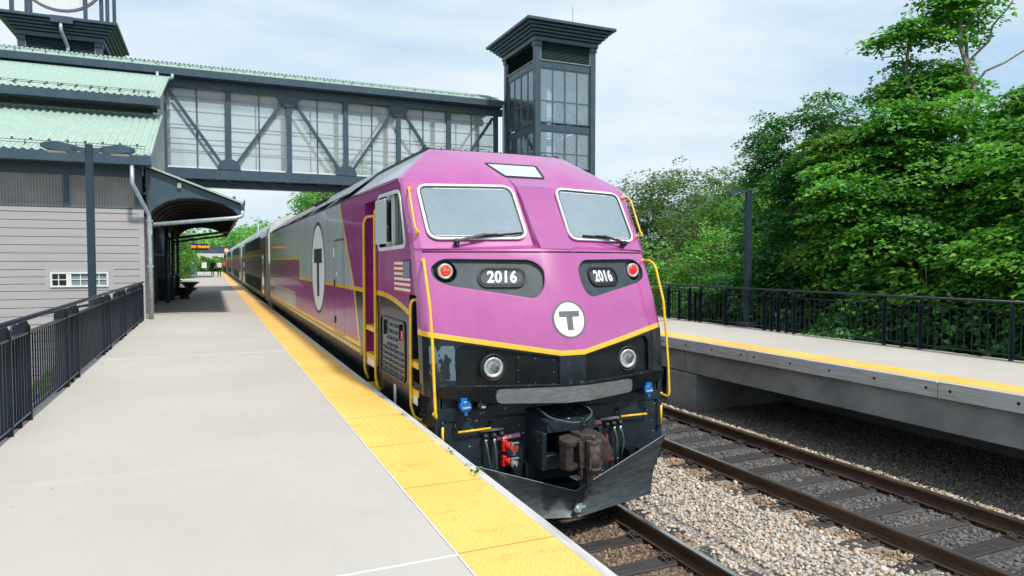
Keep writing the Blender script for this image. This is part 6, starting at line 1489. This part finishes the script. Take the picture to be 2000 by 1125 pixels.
# background trees beyond the right platform
BT = [(23.0, 31.0, 8.0, 3.4, 'olive_leaf', 'olive green tree rising just right of the locomotive roof'),
      (26.5, 33.0, 8.2, 3.6, 'olive_leaf', 'olive green tree second from the locomotive in the far tree line'),
      (29.5, 31.5, 8.0, 3.4, 'olive_leaf', 'olive green tree in the middle of the far tree line'),
      (30.4, 34.0, 9.3, 2.3, 'light_leaf', 'round topped tree rising above the far tree line left of the lamp post'),
      (31.0, 26.5, 7.4, 3.0, 'olive_leaf', 'olive tree just left of the lamp post top'),
      (19.5, 24.0, 5.4, 2.3, 'olive_leaf', 'feathery conifer like tree in front of the far tree line'),
      (21.5, 20.5, 6.6, 2.6, 'maple_leaf', 'mid green maple behind the lamp post arm'),
      (18.2, 20.6, 4.6, 2.0, 'maple_leaf', 'leafy green tree above the bright yellow green shrub'),
      (16.0, 21.5, 3.6, 1.8, 'maple_leaf', 'low green tree beside the nose handrail of the locomotive'),
      (24.0, 26.0, 6.4, 2.6, 'dark_leaf', 'darker tree low in the middle of the far tree line')]
for i, (x, y, h, r, mt, lab) in enumerate(BT):
    lobes = [(x, y, h - r * .55, r * .8, r * .8, r * .6)] + [(x + r * .6 * math.cos(a + i), y + r * .6 * math.sin(a + i), h * .55 + rng.uniform(-.6, .6), r * .7, r * .7, r * .75) for a in (0, 2.1, 4.2)] + [(x, y, h * .28, r * .9, r * .9, h * .25)]
    tree('broadleaf_tree', lab, (x, y, -.4), lobes, int(520 * (r / 3) ** 2 * (1 if y > 24 else 1.2)), 26, .55 * r / 3, .10, .19 if y > 24 else .16, mt, True, .16, group='trees beyond the right platform')
# trees left of and behind the bridge
FT = [(19, 104, 17.5, 7.5, 'maple_leaf', 'large dark tree rising behind the footbridge above the coaches'),
      (-5.0, 52, 8.6, 2.6, 'light_leaf', 'light green tree seen over the canopy roof'),
      (-4.2, 62, 6.6, 2.2, 'light_leaf', 'light green tree seen under the canopy beside the platform'),
      (-3.6, 74, 6.0, 2.2, 'maple_leaf', 'green tree beside the far platform by the display board'),
      (-3.3, 50, 3.6, 1.3, 'light_leaf', 'small bright green tree at the platform side beyond the canopy'),
      (-6.5, 92, 9.0, 4.0, 'maple_leaf', 'green tree beyond the far shelter')]
for i, (x, y, h, r, mt, lab) in enumerate(FT):
    lobes = [(x, y, h - r * .6, r * .8, r * .8, r * .6)] + [(x + r * .55 * math.cos(a + i), y + r * .55 * math.sin(a + i), h * .55, r * .75, r * .75, r * .7) for a in (0, 2.1, 4.2)] + [(x, y, h * .25, r * .8, r * .8, h * .22)]
    tree('broadleaf_tree', lab, (x, y, -.4), lobes, int(420 if y < 100 else 900), 26, .22 * r, .06 * r, .07 * r + .06, mt, True, .2, group='trees along the far end of the line')
# wooded ridge beyond the line
def wood():
    n = 9000; x = rng.uniform(-70, 95, n); y = rng.uniform(165, 300, n); ridge = 8.0 + 3.0 * np.exp(-((x - 14) / 9) ** 2) + (y - 165) * .03
    lump = 1.6 * np.sin(x * .75 + 1.3 * np.sin(y * .3)) * np.sin(y * .5 + x * .2); z = (ridge + lump) * rng.uniform(.35, 1, n)
    C = np.stack([x, y, z], 1); m_ = 8; C = np.repeat(C, m_, 0) + rng.normal(0, 1.1, (n * m_, 3)); D = rng.normal(0, 1, C.shape); D[:, 1] -= 1; D /= np.linalg.norm(D, axis=1)[:, None]
    o = leaves('woodland', C, D, 1.3, 'maple_leaf', None, (0, 0, 0)); tag(o, 'far wooded ridge beyond the end of the railway', 'woodland', kind='stuff')
wood()
m = MB(); m.mat('hill_green'); xs = np.linspace(-260, 360, 60); ys = np.linspace(170, 520, 30)
m.add([(x, y, (6 + 2 * math.exp(-((x - 14) / 12) ** 2)) * min(1, (y - 170) / 60) - 2) for y in ys for x in xs], [(j * 60 + i, j * 60 + i + 1, (j + 1) * 60 + i + 1, (j + 1) * 60 + i) for j in range(29) for i in range(59)])
tag(m.build('hill'), 'low wooded hill on the horizon', 'hill', kind='structure')
# trees along the street on the left, mirrored in the locomotive's side
for i, (x, y, h) in enumerate(((-21, 2, 5.5), (-23, 9, 6.0), (-22, 16, 5.6))):
    lobes = [(x, y, h * .72, 3, 3, h * .26), (x + 1, y + 2, h * .45, 3, 3, h * .3), (x + 1, y - 2, h * .3, 3, 3, h * .28)]
    tree('broadleaf_tree', ('green street tree left of the yard nearest the camera', 'green street tree second along the yard', 'green street tree third along the yard', 'green street tree behind the camera on the left', 'green street tree beside the station roofs')[i], (x, y, -.4), lobes, 260, 24, .9, .2, .42, 'maple_leaf', True, .2, group='street trees left of the yard')
# weeds in the joint of the timber edge
for i, (x, y, s, lab) in enumerate(((1.868, 8.15, .8, 'small green weed in the platform edge beside the locomotive steps'), (1.872, 7.10, .7, 'tiny green weed in the edge joint below the locomotive corner'), (1.868, 5.55, .7, 'tiny weed in the edge joint beside the coupler'), (1.865, 4.95, 1.0, 'largest green weed sprouting from the yellow strip edge'), (1.868, 5.15, .5, 'tiny weed just behind the largest one'))):
    T = thing('weed', (x, y, 1.22), lab, 'weed', 'weeds in the platform edge'); n = int(16 * s + 4)
    C = np.stack([rng.normal(x, .022 * s, n), rng.normal(y, .035 * s, n), 1.225 + np.abs(rng.normal(0, .025 * s, n))], 1); D = C - np.array([x, y, 1.21]); D /= np.linalg.norm(D, axis=1)[:, None]
    leaves('leaves', C, D, .035 * s, 'light_leaf', T, (x, y, 1.22), True, .8, -.3)
# grass tufts by the railing kerb
def tufts():
    n = 5000; y = np.concatenate([rng.normal(9.0, .25, n // 4), rng.normal(10.9, .3, n // 4), rng.normal(12.9, .4, n // 4), rng.uniform(5, 21, n - 3 * (n // 4))]); x = rng.uniform(-2.35, -2.02, n); C = np.stack([x, y, np.full(n, .95) + rng.uniform(0, .14, n)], 1); D = np.stack([rng.normal(0, .2, n), rng.normal(0, .2, n), np.ones(n)], 1)
    o = leaves('grass', C, D, .13, 'light_leaf', None, (0, 0, 0), True, .9, -1.2); tag(o, 'bright grass tufts along the foot of the left railing', 'grass', kind='stuff')
tufts()
m = MB(); m.mat('grassy_soil').box(-2.5, -1.98, -4, 21.9, -.3, .98); tag(m.build('verge'), 'grassy verge along the platform side', 'verge', kind='structure')
